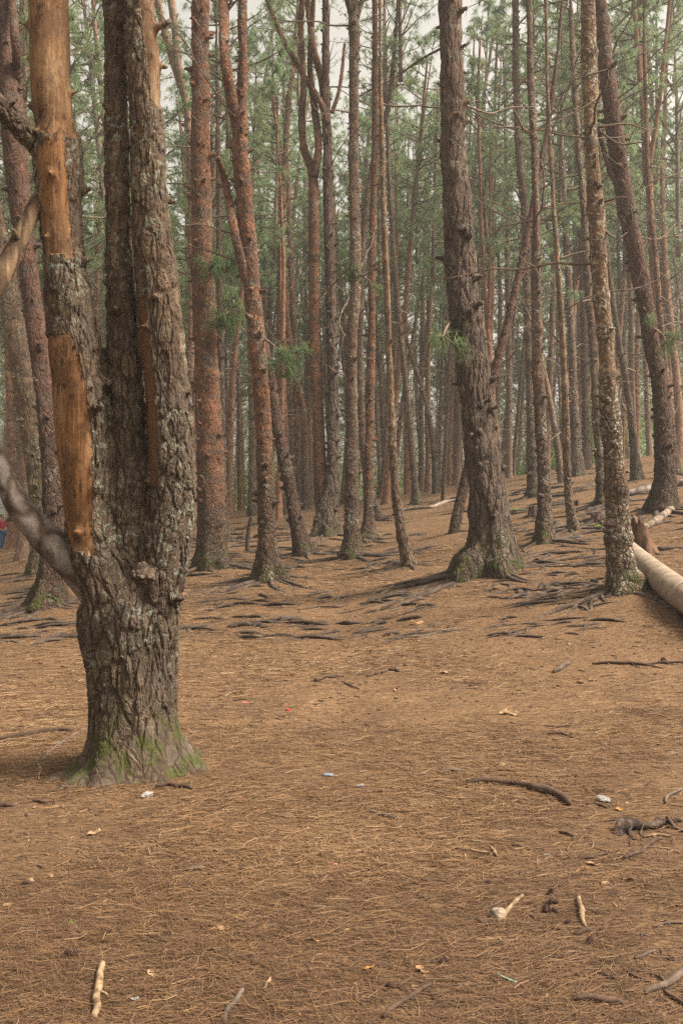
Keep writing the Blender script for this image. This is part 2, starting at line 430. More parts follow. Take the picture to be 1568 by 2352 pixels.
tree('snapped', 'pale', 'thin leaning pine with orange split wood halfway up, left of the thick furrowed pine', (938, 1310),
     [(872, 0, 10), (873, 170, 11), (877, 333, 13), (881, 500, 15), (889, 667, 17), (892, 784, 16), (900, 984, 18), (907, 1117, 20), (921, 1217, 25), (938, 1303, 31)], flare=.12, roots=10, twigs=4, nodes=.5)
tree('thinlean', 'grey', 'thin grey pine leaning gently, its foot beside the pale fallen branch in mid ground', (954, 1158),
     [(886, 150, 9), (893, 400, 11), (905, 600, 13), (921, 784, 14), (941, 984, 15), (952, 1117, 16), (955, 1152, 22)], flare=.3, roots=5, nodes=.6, twigs=3)
tree('thick', 'big', 'thick deeply furrowed pine with a mossy flared foot, widest trunk right of the middle', (1120, 1335),
     [(1032, 0, 58), (1042, 333, 62), (1051, 500, 71), (1061, 667, 72), (1078, 784, 73), (1088, 884, 77), (1101, 984, 82), (1117, 1117, 86), (1128, 1240, 96), (1122, 1318, 124)], flare=.45, roots=20,
     sprays=[((1038, 740), (1015, 775), 14)], twigs=3)
tree('snagdark', 'dark', 'bare dark dead pine leaning strongly behind the thick furrowed trunk', (1042, 1232),
     [(1286, 60, 10), (1262, 260, 14), (1232, 430, 17), (1197, 600, 19), (1170, 720, 20), (1138, 840, 22), (1098, 980, 23), (1064, 1120, 24), (1042, 1228, 25)], flare=.05, roots=2,
     limbs=[[(1330, 120, 5), (1288, 250, 6), (1240, 370, 7), (1233, 440, 8)], [(1256, 560, 5), (1215, 610, 6), (1190, 650, 7)]], twigs=4)
tree('knob', 'grey', 'knobbly grey-brown pine with swollen bark rings, nearest trunk right of the thick furrowed pine', (1250, 1260),
     [(1214, 0, 15), (1217, 167, 16), (1226, 333, 18), (1230, 500, 19), (1231, 667, 23), (1233, 784, 27), (1236, 884, 28), (1241, 984, 28), (1249, 1117, 28), (1249, 1200, 32), (1250, 1255, 42)], flare=.35, roots=20, nodes=.42, twigs=5)
tree('knobtwo', 'grey', 'rough pine just behind and left of the ringed knobbly pine, lower part grey', (1226, 1146),
     [(1183, 0, 17), (1184, 167, 17), (1190, 333, 18), (1206, 500, 20), (1208, 667, 18), (1213, 784, 19), (1220, 984, 22), (1224, 1080, 24), (1226, 1140, 30)], flare=.3, roots=8, nodes=.5, twigs=4)
tree('yellow', 'pale', 'slender yellowish pine with peeled pale bark and gnarled roots at its foot', (1315, 1226),
     [(1252, 0, 9), (1256, 200, 10), (1262, 333, 11), (1272, 500, 12), (1284, 667, 16), (1291, 784, 17), (1298, 950, 18), (1303, 1117, 18), (1310, 1180, 20), (1316, 1220, 26)], flare=.25, roots=14, nodes=.7, twigs=5)
tree('behindlichen', 'grey', 'reddish pine with a ringed grey foot partly behind the lichen-spotted pine', (1384, 1164),
     [(1313, 100, 14), (1325, 300, 16), (1341, 500, 17), (1350, 667, 19), (1362, 784, 21), (1373, 984, 24), (1381, 1090, 26), (1387, 1155, 34)], flare=.3, roots=10, nodes=.5, twigs=4)
tree('lichen', 'lichen', 'lichen-spotted pine with a dark hollow mossy foot beside the big fallen log', (1432, 1376),
     [(1348, 0, 34), (1352, 167, 35), (1357, 333, 32), (1369, 500, 38), (1378, 667, 37), (1390, 784, 38), (1396, 884, 39), (1403, 984, 42), (1414, 1117, 47), (1420, 1230, 54), (1430, 1320, 62), (1437, 1368, 80)], flare=.25, roots=3, nodes=.5,
     twiglines=[((1374, 292), (1440, 285), (1490, 300)), ((1374, 300), (1420, 330), (1475, 326)), ((1383, 465), (1415, 455), (1435, 452)), ((1388, 530), (1400, 540), (1410, 545)), ((1362, 690), (1345, 690), (1335, 694))], twigs=2)
tree('rightlean', 'dark', 'stout dark red leaning pine at the right above the short fallen log', (1520, 1186),
     [(1377, 0, 29), (1394, 167, 36), (1415, 333, 39), (1442, 500, 39), (1475, 667, 38), (1494, 784, 36), (1513, 884, 36), (1521, 984, 40), (1526, 1090, 44), (1520, 1178, 58)], flare=.35, roots=10,
     limbs=[[(1372, 290, 11), (1384, 340, 13), (1402, 400, 14), (1434, 462, 16)]], sprays=[((1500, 760), (1525, 775), 8)], twigs=4)
tree('midright', 'grey', 'slightly leaning grey-footed pine between the lichen-spotted pine and the stout leaning one', (1462, 1108),
     [(1395, 600, 12), (1420, 784, 14), (1438, 884, 15), (1452, 1000, 16), (1462, 1102, 24)], flare=.4, roots=4, nodes=.7, twigs=3)
tree('farright', 'red', 'reddish pine on the rise at the right edge with a green-tinged foot', (1552, 1096),
     [(1480, 150, 10), (1488, 400, 12), (1505, 600, 14), (1520, 784, 16), (1541, 984, 17), (1550, 1088, 24)], flare=.3, roots=3, twigs=4)
tree('greypillar', 'grey', 'straight grey pine pillar on the crest, moss at its foot, behind the slender yellowish pine', (1324, 1094),
     [(1292, 420, 14), (1302, 600, 16), (1312, 784, 18), (1320, 984, 21), (1324, 1085, 30)], flare=.35, roots=2, twigs=3)
tree('crestpine', 'dark', 'dark straight pine on the crest between the grey pillar pine and the lichen-spotted pine', (1344, 1079),
     [(1330, 420, 13), (1336, 600, 15), (1340, 784, 17), (1344, 984, 18), (1345, 1072, 24)], flare=.3, roots=2, twigs=3)
tree('leftred', 'dark', 'dark red pine at the left edge behind the stripped stem, with a wide furrowed foot', (112, 1402),
     [(14, 0, 34), (18, 167, 44), (34, 333, 56), (52, 500, 51), (72, 667, 45), (88, 784, 45), (110, 984, 44), (122, 1150, 46), (120, 1290, 48), (114, 1385, 62)], flare=.7, roots=22, limbs=[[(28, 0, 22), (36, 100, 24), (42, 200, 24), (46, 330, 20)]], twigs=3)
tree('leftmoss', 'mossy', 'moss-streaked leaning pine at the far left edge', (96, 1322),
     [(-12, 480, 34), (8, 600, 44), (38, 784, 50), (66, 950, 46), (86, 1117, 40), (93, 1230, 40), (96, 1315, 50)], flare=.4, roots=10, twigs=2)
tree('leftthin', 'far', 'thin straight grey pine far behind at the left edge', (24, 1140),
     [(12, 600, 14), (18, 784, 16), (24, 960, 18), (28, 1130, 22)], flare=.2, roots=0, Y=42, twigs=2)
tree('leftthintwo', 'far', 'thin reddish pine far behind, left of the dark red pine foot', (48, 1146),
     [(36, 700, 14), (40, 800, 15), (44, 960, 16), (48, 1140, 19)], flare=.2, roots=0, Y=44, twigs=2)
tree('slantpair', 'far', 'forked slanting pine high behind the gap between the front tree and the red pine', (437, 1175),
     [(358, -20, 16), (378, 70, 17), (408, 170, 18), (430, 250, 18), (438, 420, 19), (440, 700, 20), (440, 1000, 22), (440, 1170, 28)], flare=.2, roots=0, Y=30, limbs=[[(390, -20, 16), (402, 60, 17), (410, 150, 17), (425, 230, 15)]], twigs=4)
tree('behindredtall', 'big', 'brown pine tucked directly behind the straight red-barked pine', (512, 1252),
     [(498, 150, 10), (502, 400, 13), (505, 700, 15), (508, 900, 17), (511, 1100, 19), (513, 1245, 26)], flare=.3, roots=6, twigs=3)
tree('mossslim', 'mossy', 'slim greenish-grey pine in the gap left of the forked red pine, in the distance', (580, 1170),
     [(565, 420, 9), (572, 700, 12), (578, 900, 15), (580, 1080, 17), (580, 1165, 22)], flare=.25, roots=2, Y=34, nodes=.7, twigs=3)
tree('paira', 'red', 'left of two reddish distant pines between the dark leaner and the twin pine', (686, 1142),
     [(655, 300, 11), (664, 500, 13), (672, 700, 14), (680, 900, 15), (685, 1050, 16), (686, 1135, 20)], flare=.15, roots=0, Y=38, twigs=3)
tree('pairb', 'red', 'right of two reddish distant pines between the dark leaner and the twin pine', (702, 1140),
     [(636, 300, 15), (650, 420, 15), (645, 600, 15), (676, 860, 15), (697, 950, 16), (702, 1130, 19)], flare=.15, roots=0, Y=36, twigs=3)
tree('tallslim', 'red', 'tall slim red pine rising left of the twin pine, bent at mid height and bare-branched', (652, 1150),
     [(672, 160, 12), (661, 250, 14), (655, 370, 15), (650, 450, 15), (646, 600, 15), (642, 784, 16), (645, 950, 17), (652, 1145, 20)], flare=.2, roots=0, Y=33, twigs=6)
tree('bentback', 'grey', 'slanting bare grey pine in the hazy middle distance right of the thin leaning pine', (1002, 1118),
     [(925, 740, 7), (945, 820, 11), (968, 890, 12), (985, 960, 13), (996, 1040, 14), (1001, 1112, 18)], flare=.2, roots=0, Y=36, twigs=3)
tree('slantright', 'pale', 'bare slanting thin trunk crossing behind the ringed knobbly pine at mid height', (1290, 1108),
     [(1244, 820, 10), (1258, 900, 14), (1274, 990, 15), (1288, 1100, 17)], flare=.1, roots=0, twigs=1)

HERO = []
mounds_for = {}
for key, bark, label, base, pts, kw in T:
    if 'Y' in kw: Y = kw['Y']; x = slopes(*base)[0] * Y
    else: x, Y = hit(*base)
    rad = pts[-1][2] * .5 * K * Y
    HERO.append((x, Y, rad))
FX, FY = hit(318, 1800)
MOUNDS.append((FX, FY + .3, .05, .7))
for (x, Y, r), t in zip(HERO, T):
    if 'Y' not in t[5] and Y < 26: MOUNDS.append((x, Y + r, .05 + r * .12, .25 + r * 1.8))

gx = axis([(-140, -40, 8), (-40, -12, 1.2), (-12, -4, .25), (-4, 4, .05), (4, 12, .2), (12, 40, 1.2), (40, 140, 8)])
gy = axis([(-60, -8, 6), (-8, 2, .5), (2, 8, .045), (8, 14, .08), (14, 26, .16), (26, 50, .5), (50, 120, 3), (120, 260, 12)])
GX, GY = np.meshgrid(gx, gy); Gz = ground(GX.ravel(), GY.ravel())
mb = MB(); nx, ny = len(gx), len(gy)
a = (np.arange(ny - 1)[:, None] * nx + np.arange(nx - 1)[None, :]).ravel()
mb.add(np.stack([GX.ravel(), GY.ravel(), Gz], 1), np.stack([a, a + 1, a + 1 + nx, a + nx], 1))
g = link('ground', mb.mesh('ground', M['ground'])); g['kind'] = 'structure'

# ------------------------------------------------------------------ crowns and bare branches
def wander(p, d, L, n, bend, g, up=0.):
    pts = [p]; d = d / np.linalg.norm(d)
    for i in range(n):
        d = d + g.normal(size=3) * bend + np.array([0, 0, up]); d /= np.linalg.norm(d)
        pts.append(pts[-1] + d * L / n)
    return np.array(pts)

def crown_mesh(name, seed, H, Lmax, per, nn, length, width, tufts_per, seg=4, ascend=.45):
    g = np.random.default_rng(seed); mb = MB(); tp = []; td = []
    z = 0.
    while z < H:
        t = z / H
        L = Lmax * (.55 + .6 * math.sin(min(1, t * 1.4) * 2.2)) * (1 - t ** 3) + .25
        for k in range(per):
            if g.random() < .22: continue
            a = g.uniform(0, 2 * np.pi)
            d = np.array([math.cos(a), math.sin(a), ascend * g.uniform(.2, 1.5)])
            l = L * g.uniform(.5, 1.15)
            P = wander(np.array([0, 0, z + g.uniform(-.2, .2)]), d, l, 6, .13, g, .03)
            r = np.linspace(.02 + l * .008, .006, len(P))
            tube(mb, np.c_[P, r], seg, 9, 1, caps=False)
            for q in range(tufts_per):
                f = g.uniform(.3, 1.) * (len(P) - 1); i = min(int(f), len(P) - 2); p = P[i] + (P[i + 1] - P[i]) * (f - i)
                dd = P[i + 1] - P[i]; dd = dd / np.linalg.norm(dd)
                s = unit(dd * .6 + g.normal(size=3) * .8 + np.array([0, 0, .15]))
                e = p + s * g.uniform(.1, .55) * (l * .25 + .15)
                tube(mb, np.c_[np.array([p, e]), [.007, .004]], 3, 9, 1, caps=False)
                tp.append(e); td.append(s)
                if g.random() < .5: tp.append(p + (e - p) * .5); td.append(unit(s + g.normal(size=3) * .4))
            tp.append(P[-1]); td.append(P[-1] - P[-2])
            if g.random() < .5:       # a cluster of cones
                for q in range(3):
                    i = g.integers(1, len(P)); c = P[i] + g.normal(size=3) * .06; s_ = .035
                    mb.add(c + s_ * np.array([[1, 0, 0], [-1, 0, 0], [0, 1, 0], [0, -1, 0], [0, 0, 1.5], [0, 0, -1.5]]),
                           np.array([[0, 2, 4], [2, 1, 4], [1, 3, 4], [3, 0, 4], [2, 0, 5], [1, 2, 5], [3, 1, 5], [0, 3, 5]]), 2)
        z += g.uniform(.45, .75)
    # leader
    tube(mb, [(0, 0, -.3, .09), (.05, .03, H * .5, .055), (0, 0, H, .01)], 6, .8, 1)
    needle_fan(mb, tp, td, nn, length, width, 0, .9, .8, seed)
    return mb.mesh(name, [M['needles'], M['twig'], M['cone']])

CROWN_NEAR = [crown_mesh('pine_crown', 100 + i, 9., 2.8, 4, 15, .27, .011, 10) for i in range(4)]
CROWN_FAR = [crown_mesh('pine_crown', 200 + i, 10., 2.5, 4, 9, .33, .022, 7, 3) for i in range(6)]

def bare_branches_mesh(name, seed, H, n, seg=3):
    """thin dead twigs a pine keeps on its lower trunk"""
    g = np.random.default_rng(seed); mb = MB()
    for i in range(n):
        a = g.uniform(0, 2 * np.pi); z = H * g.uniform(.12, 1.)
        L = g.uniform(.5, 2.2); d = np.array([math.cos(a), math.sin(a), g.uniform(-.35, .9)])
        P = wander(np.array([0, 0, z]), d, L, 7, .2, g, g.uniform(-.04, .1))
        tube(mb, np.c_[P, np.linspace(.008 + L * .007, .004, len(P))], seg, 9, 0, caps=False)
        for q in range(g.integers(1, 5)):
            k = g.integers(1, len(P) - 1); dd = unit(P[k + 1] - P[k] + g.normal(size=3) * .6)
            S = wander(P[k], dd, L * g.uniform(.2, .5), 4, .25, g)
            tube(mb, np.c_[S, np.linspace(.008, .003, len(S))], 3, 9, 0, caps=False)
    return mb.mesh(name, [M['twig']])
BARE = [bare_branches_mesh('dead_branches', 300 + i, 8., 38) for i in range(6)]

# ------------------------------------------------------------------ trunk builder
def trunk_shape(seed, base_z, r0, flare, node_gap, node_amp):
    g = np.random.default_rng(seed)
    lobes = g.integers(3, 6); ph = g.uniform(0, 6.28); ph2 = g.uniform(0, 6.28)
    phase = g.uniform(0, 1)
    def f(Q, th):
        z = Q[:, 2] - base_z
        fl = flare * np.exp(-np.maximum(z, 0) / (.22 + r0 * .5))
        ang = 1 + .55 * np.cos(lobes * th + ph)[None, :] + .3 * np.cos((lobes + 2) * th + ph2)[None, :]
        out = 1 + fl[:, None] * np.maximum(ang, .1)
        out = out * (1 + .05 * np.cos(2 * th + ph)[None, :] + .03 * np.cos(3 * th + ph2 + z[:, None])) 
        if node_gap:
            u = (z / node_gap + phase + .25 * np.sin(z * 2.1)) % 1.0
            bump = np.exp(-((u - .5) / .11) ** 2)
            out = out * (1 + node_amp * bump[:, None] * (1 + .5 * np.cos(3 * th + z[:, None] * 2)))
        return out
    return f

def stubs(mb, Q, n, seed, r_abs=.03, base_z=0):
    """broken branch stubs and knots along a trunk"""
    g = np.random.default_rng(seed); T_, U_, V_ = frames(Q[:, :3])
    for i in range(n):
        k = g.integers(3, len(Q) - 2); a = g.uniform(0, 6.28); r = Q[k, 3]
        if Q[k, 2] - base_z < .6: continue
        d = math.cos(a) * U_[k] + math.sin(a) * V_[k]; d = d + np.array([0, 0, g.uniform(-.1, .5)])
        s = min(r_abs, r * .3) * g.uniform(.5, 1.2); l = s * g.uniform(1., 3.2)
        p = Q[k, :3]
        tube(mb, np.c_[np.array([p + d * r * .7, p + d * (r + .3 * l), p + d * (r + l)]), [s * 1.6, s * 1.1, s * .55]], 6, .02, 0, rough=s * .25, rscale=30, seed=int(i))

def to_local(P, o): return np.asarray(P, float) - np.array([o[0], o[1], o[2], 0.])

# root pieces: rows of (x,y,z,r) hugging the ground, dipping in and out of the soil
def root_rows(x, y, ang, L, r0, g, sink=0., wob=.22, r1=.008):
    n = max(5, int(L / .14)); P = []
    a = ang; ph = g.uniform(0, 6.28); fr = g.uniform(2.5, 5)
    for i in range(n + 1):
        t = i / n; r = r0 * (1 - t) ** .8 + r1
        P.append((x, y, 0, r, t)); a += g.normal() * wob * .5
        x += math.cos(a) * L / n; y += math.sin(a) * L / n
    P = np.array(P)
    z = ground(P[:, 0], P[:, 1])
    dip = .35 * P[:, 3] - sink * P[:, 4] * .03 + .5 * P[:, 3] * np.sin(P[:, 4] * fr * L * .9 + ph)
    return np.c_[P[:, 0], P[:, 1], z + dip, P[:, 3]]

def fragment_rows(x, y, ang, L, r, g):
    """a root that surfaces for a stretch and dives again"""
    n = 7; P = []
    a = ang
    x -= math.cos(a) * L / 2; y -= math.sin(a) * L / 2; s = g.uniform(.6, 1.2)
    for i in range(n + 1):
        t = i / n
        P.append((x, y, t)); a += g.normal() * .22
        x += math.cos(a) * L / n; y += math.sin(a) * L / n
    P = np.array(P); z = ground(P[:, 0], P[:, 1])
    arch = np.sin(np.pi * P[:, 2])
    rr = r * (.45 + .55 * arch) * (1 + .2 * g.normal(size=n + 1) * .6)
    return np.c_[P[:, 0], P[:, 1], z - r * 1.1 + arch * r * 1.75 * s, np.maximum(rr, .006)]

HOBJ = []
def build_hero(i):
    key, bark, label, base, pts, kw = T[i]; x, Y, r0 = HERO[i]
    Yc = Y + r0 * .8
    o = (x, Yc, gz(x, Yc)); t = thing('pine_tree', label, 'tree', o)
    rows = []
    for (px, py, w) in pts:
        p = at(px, py, Yc); rows.append((p.x, p.y, p.z, w * .5 * K * Yc))
    rows = np.array(rows[::-1])                       # base first
    rows = np.vstack([[rows[0, 0], rows[0, 1], o[2] - .25, rows[0, 3] * 1.0], rows])
    if rows[1, 2] < o[2] + .02: rows[1, 2] = o[2] + .02
    top = rows[-1]; top_y = pts[0][1]
    limbs = kw.get('limbs', [])
    ztop = top[2]
    if top_y <= 60 and key != 'snagdark':             # the trunk goes on above the picture
        d = unit(rows[-1, :3] - rows[-3, :3]); ext = max(2.5, 15 - top[2] + o[2])
        rows = np.vstack([rows, np.r_[top[:3] + d * ext * .5 + np.array([0, 0, 0]), top[3] * .8], np.r_[top[:3] + d * ext, max(.05, top[3] * .5)]])
    else:
        d = unit(rows[-1, :3] - rows[-2, :3]); d = unit(d + np.array([0, 0, .6]))
        ext = 2.5
        rows = np.vstack([rows, np.r_[top[:3] + d * ext * .5, top[3] * .7], np.r_[top[:3] + d * ext, .03]])
    seg = int(np.clip(r0 / Yc * 682 * 1.5 / .7 * 2.2, 20, 64))
    step = max(.04, .0022 * Yc)
    loc = to_local(rows, o)
    mb = MB()
    sh = trunk_shape(i * 13 + 5, 0., r0, kw.get('flare', .3), kw.get('nodes', .8), .14 if kw.get('nodes') else .06)
    Q = tube(mb, loc, seg, step, 0, rough=.06 * r0 + .006, rscale=5, seed=i, shape=sh)
    stubs(mb, Q, int(16 + len(Q) * step * 7), i * 7 + 1, .04)
    tr = link('trunk', mb.mesh('trunk', M[bark]), t)
    g = np.random.default_rng(1000 + i)
    for li, L in enumerate(limbs):
        lr = []
        n = len(L)
        for j, (px, py, w) in enumerate(L):
            dep = Yc + (1 - j / (n - 1)) * (g.uniform(-.5, .5))
            p = at(px, py, dep); lr.append((p.x, p.y, p.z, w * .5 * K * dep))
        lr = np.array(lr[::-1])
        d = unit(lr[-1, :3] - lr[-2, :3])
        if L[0][1] < 20: lr = np.vstack([lr, np.r_[lr[-1, :3] + d * 3, lr[-1, 3] * .5]])
        m2 = MB(); Q2 = tube(m2, to_local(lr, o), max(12, seg // 2), step, 0, rough=.006, rscale=6, seed=i + li,
                             shape=trunk_shape(i * 31 + li, -99, .1, 0, .6, .05))
        stubs(m2, Q2, 8, i + li * 3, .02)
        link('limb', m2.mesh('limb', M['red'] if kw.get('bark_hi') else M[bark]), t)
    # bare branches
    for b in range(kw.get('twigs', 0) * 2):
        k = g.integers(len(Q) // 5, len(Q) - 3); a = g.uniform(0, 6.28)
        dd = np.array([math.cos(a), math.sin(a) * .6, g.uniform(-.2, .8)]); L = g.uniform(.6, 2.0)
        P = wander(Q[k, :3], dd, L + Q[k, 3], 8, .16, g, g.uniform(-.04, .07))
        m2 = MB(); tube(m2, np.c_[P, np.linspace(.02, .005, len(P))], 5, .2, 0)
        for q in range(g.integers(2, 6)):
            kk = g.integers(2, len(P) - 1); d2 = unit(P[kk] - P[kk - 1] + g.normal(size=3) * .6)
            S = wander(P[kk], d2, L * g.uniform(.15, .45), 4, .2, g)
            tube(m2, np.c_[S, np.linspace(.009, .003, len(S))], 4, .2, 0)
        link('branch', m2.mesh('branch', M['twig']), t)
    for line in kw.get('twiglines', []):
        P = [at(px, py, Yc - .1 * j) for j, (px, py) in enumerate(line)]
        P = np.array([[p.x, p.y, p.z, .016 - .005 * j] for j, p in enumerate(P)])
        m2 = MB(); tube(m2, to_local(P, o), 6, .06, 0, rough=.004, rscale=14); link('branch', m2.mesh('branch', M['twig']), t)
    for (a, b, nt) in kw.get('sprays', []):
        pa, pb = at(*a, Yc), at(*b, Yc - .5)
        pa, pb = np.array(pa) - np.array(o), np.array(pb) - np.array(o)
        P = np.array([pa, pa * .6 + pb * .4 + np.array([0, 0, .05]), pb])
        m2 = MB(); tube(m2, np.c_[P, [.022, .016, .01]], 6, .1, 0); tp = []; td = []
        span = 11 * K * Yc
        for q in range(max(3, nt // 3)):
            f = g.uniform(.4, 1); p0 = pa + (pb - pa) * f; d = unit(unit(pb - pa) * .8 + g.normal(size=3) * np.array([.9, .9, .6]))
            S = wander(p0, d, span * g.uniform(1.5, 6.), 4, .22, g, -.05)
            tube(m2, np.c_[S, np.linspace(.012, .005, len(S))], 4, .2, 0, caps=False)
            for k in (2, 3, 4):
                if k == 2 and g.random() < .5: continue
                tp.append(S[k]); td.append(unit(S[k] - S[k - 1] + g.normal(size=3) * .25))
        br = link('branch', m2.mesh('branch', M['twig']), t)
        m3 = MB(); needle_fan(m3, tp, td, 22, .3, .009, 0, 1.1, .55, i + 3)
        link('needles', m3.mesh('needles', M['fresh']), br)
    # crown above
    if Yc > 17:
        c = link('crown', (CROWN_NEAR if Yc < 34 else CROWN_FAR)[i % 4], t)
        e = loc[-1]; c.location = (e[0], e[1], (e[2] - 1.2) if top_y <= 60 else max(e[2] - 3.5, 5.5 if Yc > 30 else 12.))
        if c.location.z > e[2]: c.location.z = e[2] - .5
        c.rotation_euler = (0, 0, g.uniform(0, 6.28)); s = g.uniform(.85, 1.1) * (.62 if -.15 < x / Yc < .22 and top_y > 60 else 1.); c.scale = (s, s, s)
    # roots at the foot
    for q in range(kw.get('roots', 0)):
        a = g.uniform(0, 6.28) if q % 3 else g.choice([0., 3.14]) + g.normal() * .5
        rr = r0 * (1 + .5 * kw.get('flare', .3)) * .85
        L = g.uniform(.4, 1.7) * (1 + r0)
        P = root_rows(x + math.cos(a) * rr, Yc + math.sin(a) * rr, a, L, g.uniform(.02, .042) * (.8 + r0), g, 1.2)
        m2 = MB(); tube(m2, to_local(P, o), 7, .07, 0, rough=.006, rscale=12, seed=q, flat=.8)
        link('root', m2.mesh('root', M['root']), t)
    HOBJ.append((t, o))
for i in range(len(T)): build_hero(i)

# root fragments surfacing between the trees: each one is a root of the nearest tree
g = np.random.default_rng(55)
def root_field(n, box, rmin, rmax, Lmin, Lmax, spread=.45):
    for i in range(n):
        px, py = g.uniform(box[0], box[2]), g.uniform(box[1], box[3])
        x, y = hit(px, py, 45)
        if y > 34: continue
        k = min(range(len(HOBJ)), key=lambda k: (HOBJ[k][1][0] - x) ** 2 + (HOBJ[k][1][1] - y) ** 2)
        t, o = HOBJ[k]
        ang = g.normal() * spread + .12
        P = fragment_rows(x, y, ang, g.uniform(Lmin, Lmax), g.uniform(rmin, rmax), g)
        m2 = MB(); tube(m2, to_local(P, o), 7, .06, 0, rough=.009, rscale=11, seed=i, flat=.6)
        link('root', m2.mesh('root', M['root']), t)
root_field(90, (420, 1200, 700, 1335), 0.024, 0.056, .4, 1.49)
root_field(96, (430, 1350, 1030, 1470), 0.016, 0.040, .25, 0.95)
root_field(72, (0, 1290, 160, 1480), 0.017, 0.042, .3, 1.06)
root_field(48, (700, 1225, 1000, 1310), 0.017, 0.042, .3, 1.06)
root_field(108, (1150, 1100, 1400, 1230), 0.026, 0.056, .4, 1.49)
root_field(102, (1130, 1260, 1420, 1390), 0.014, 0.037, .25, 0.85, .6)
root_field(60, (1130, 1360, 1420, 1470), 0.008, 0.023, .2, 0.64, .7)
root_field(31, (1440, 1110, 1568, 1220), 0.017, 0.037, .4, 1.27)
root_field(26, (700, 1130, 1060, 1210), 0.022, 0.042, .5, 1.70)

# ------------------------------------------------------------------ the stripped, three-stemmed tree in front
def front_tree():
    Yc = FY + .26; o = (FX, Yc, gz(FX, Yc))
    t = thing('pine_tree', 'big three-stemmed pine nearest the camera, bark stripped to orange wood on one stem', 'tree', o)
    def rows(L, dy=0.):
        out = []
        for (px, py, w) in L:
            p = at(px, py, Yc + dy); out.append((p.x, p.y, p.z, w * .5 * K * Yc))
        return to_local(np.array(out[::-1]), o)
    base = [(306, 1275, 40), (303, 1325, 130), (296, 1385, 214), (290, 1430, 236), (297, 1480, 222), (303, 1560, 202), (305, 1640, 196), (308, 1720, 212), (314, 1780, 236), (316, 1830, 262)]
    A = [(112, -260, 88), (109, 0, 96), (114, 150, 98), (124, 260, 96), (130, 345, 106), (134, 450, 96), (145, 560, 92), (153, 640, 96), (165, 740, 108), (172, 800, 122), (180, 900, 114), (188, 1000, 116), (197, 1100, 114), (208, 1200, 112), (228, 1290, 110), (252, 1380, 100), (268, 1480, 84), (284, 1590, 56), (298, 1690, 30)]
    B = [(262, -260, 50), (264, 0, 54), (268, 250, 56), (271, 500, 58), (280, 700, 66), (291, 900, 78), (302, 1050, 84), (315, 1150, 120), (322, 1280, 130), (318, 1400, 126), (308, 1540, 96), (306, 1680, 40)]
    C = [(318, -260, 64), (322, 0, 68), (330, 150, 74), (340, 330, 78), (346, 480, 82), (358, 620, 92), (370, 750, 98), (380, 880, 102), (388, 960, 104), (392, 1060, 100), (394, 1140, 96), (384, 1240, 104), (368, 1350, 104), (352, 1480, 92), (334, 1590, 60), (322, 1690, 30)]
    m = MB()
    def lobes(Q, th):
        z = Q[:, 2]; fl = .3 * np.exp(-np.maximum(z, 0) / .16)
        return (1 + fl[:, None] * (1 + .6 * np.cos(4 * th + 1.1)[None, :] + .4 * np.cos(7 * th)[None, :])) * (1 + .03 * np.cos(5 * th + 2 * z[:, None])) * (1 - .18 * np.abs(np.cos(th))[None, :] * np.clip((z - .15) / .6, 0, 1)[:, None])
    b = rows(base); b = np.vstack([[b[0, 0], b[0, 1], -.3, b[0, 3] * 1.05], b])
    tube(m, b, 48, .04, shape=lobes, rough=.02, rscale=4)
    for L, dy, s in ((A, -.07, 3), (B, .03, 4), (C, -.06, 5)):
        Q = tube(m, rows(L, dy), 36, .05, rough=.012, rscale=5, seed=s, shape=trunk_shape(s * 9, -99, .2, 0, .9, .05))
        stubs(m, Q, 26, s, .03)
    gg = np.random.default_rng(4)
    for a, r_, L in ((3.3, .1, .95), (3.75, .1, .9), (4.2, .08, .6), (4.65, .07, .4), (5.15, .07, .38), (5.6, .06, .32), (.0, .06, .3), (.9, .08, .6), (2., .09, .7), (2.7, .1, .8)):
        P = root_rows(FX + math.cos(a) * .2, Yc + math.sin(a) * .18, a, L, r_, gg, 0, .2, .02)
        P[:, 2] = ground(P[:, 0], P[:, 1]) - .035 - .06 * np.linspace(0, 1, len(P)) + .15 * np.exp(-np.arange(len(P)) / 1.3)
        tube(m, to_local(P, o), 14, .03, 0, rough=.012, rscale=9, flat=.7)
    # knots seen in the photo
    for (px, py, w, dy) in ((128, 350, 60, -.06), (95, 345, 44, -.05), (415, 940, 50, -.05), (405, 1150, 66, -.1), (330, 1320, 60, -.3), (205, 800, 50, -.12), (335, 250, 34, -.12), (352, 125, 26, -.12), (150, 1240, 40, -.05), (225, 1120, 26, -.2)):
        p = np.array(at(px, py, Yc + dy)) - np.array(o); r = w * .5 * K * Yc
        tube(m, [(p[0], p[1], p[2] - r * .9, r * .3), (p[0], p[1], p[2] - r * .3, r * .85), (p[0], p[1], p[2] + r * .3, r * .8), (p[0], p[1], p[2] + r * .9, r * .3)], 16, .02, rough=r * .25, rscale=18)
    tmp = bpy.data.objects.new('tmp', m.mesh('tmp', M['front'])); COL.objects.link(tmp)
    rm = tmp.modifiers.new('r', 'REMESH'); rm.mode = 'VOXEL'; rm.voxel_size = .0125
    sm = tmp.modifiers.new('s', 'SMOOTH'); sm.factor = .5; sm.iterations = 6
    dg = bpy.context.evaluated_depsgraph_get(); me = bpy.data.meshes.new_from_object(tmp.evaluated_get(dg))
    bpy.data.objects.remove(tmp); me.name = 'trunk'
    n = len(me.vertices); v = np.zeros(n * 3, np.float32); me.vertices.foreach_get('co', v); v = v.reshape(-1, 3).astype(float)
    for p_ in me.polygons: p_.use_smooth = True
    # where the bark is gone: measured along each stem's own axis (height, side of the axis)
    rA, rB, rC = rows(A, -.07), rows(B, .03), rows(C, -.06)
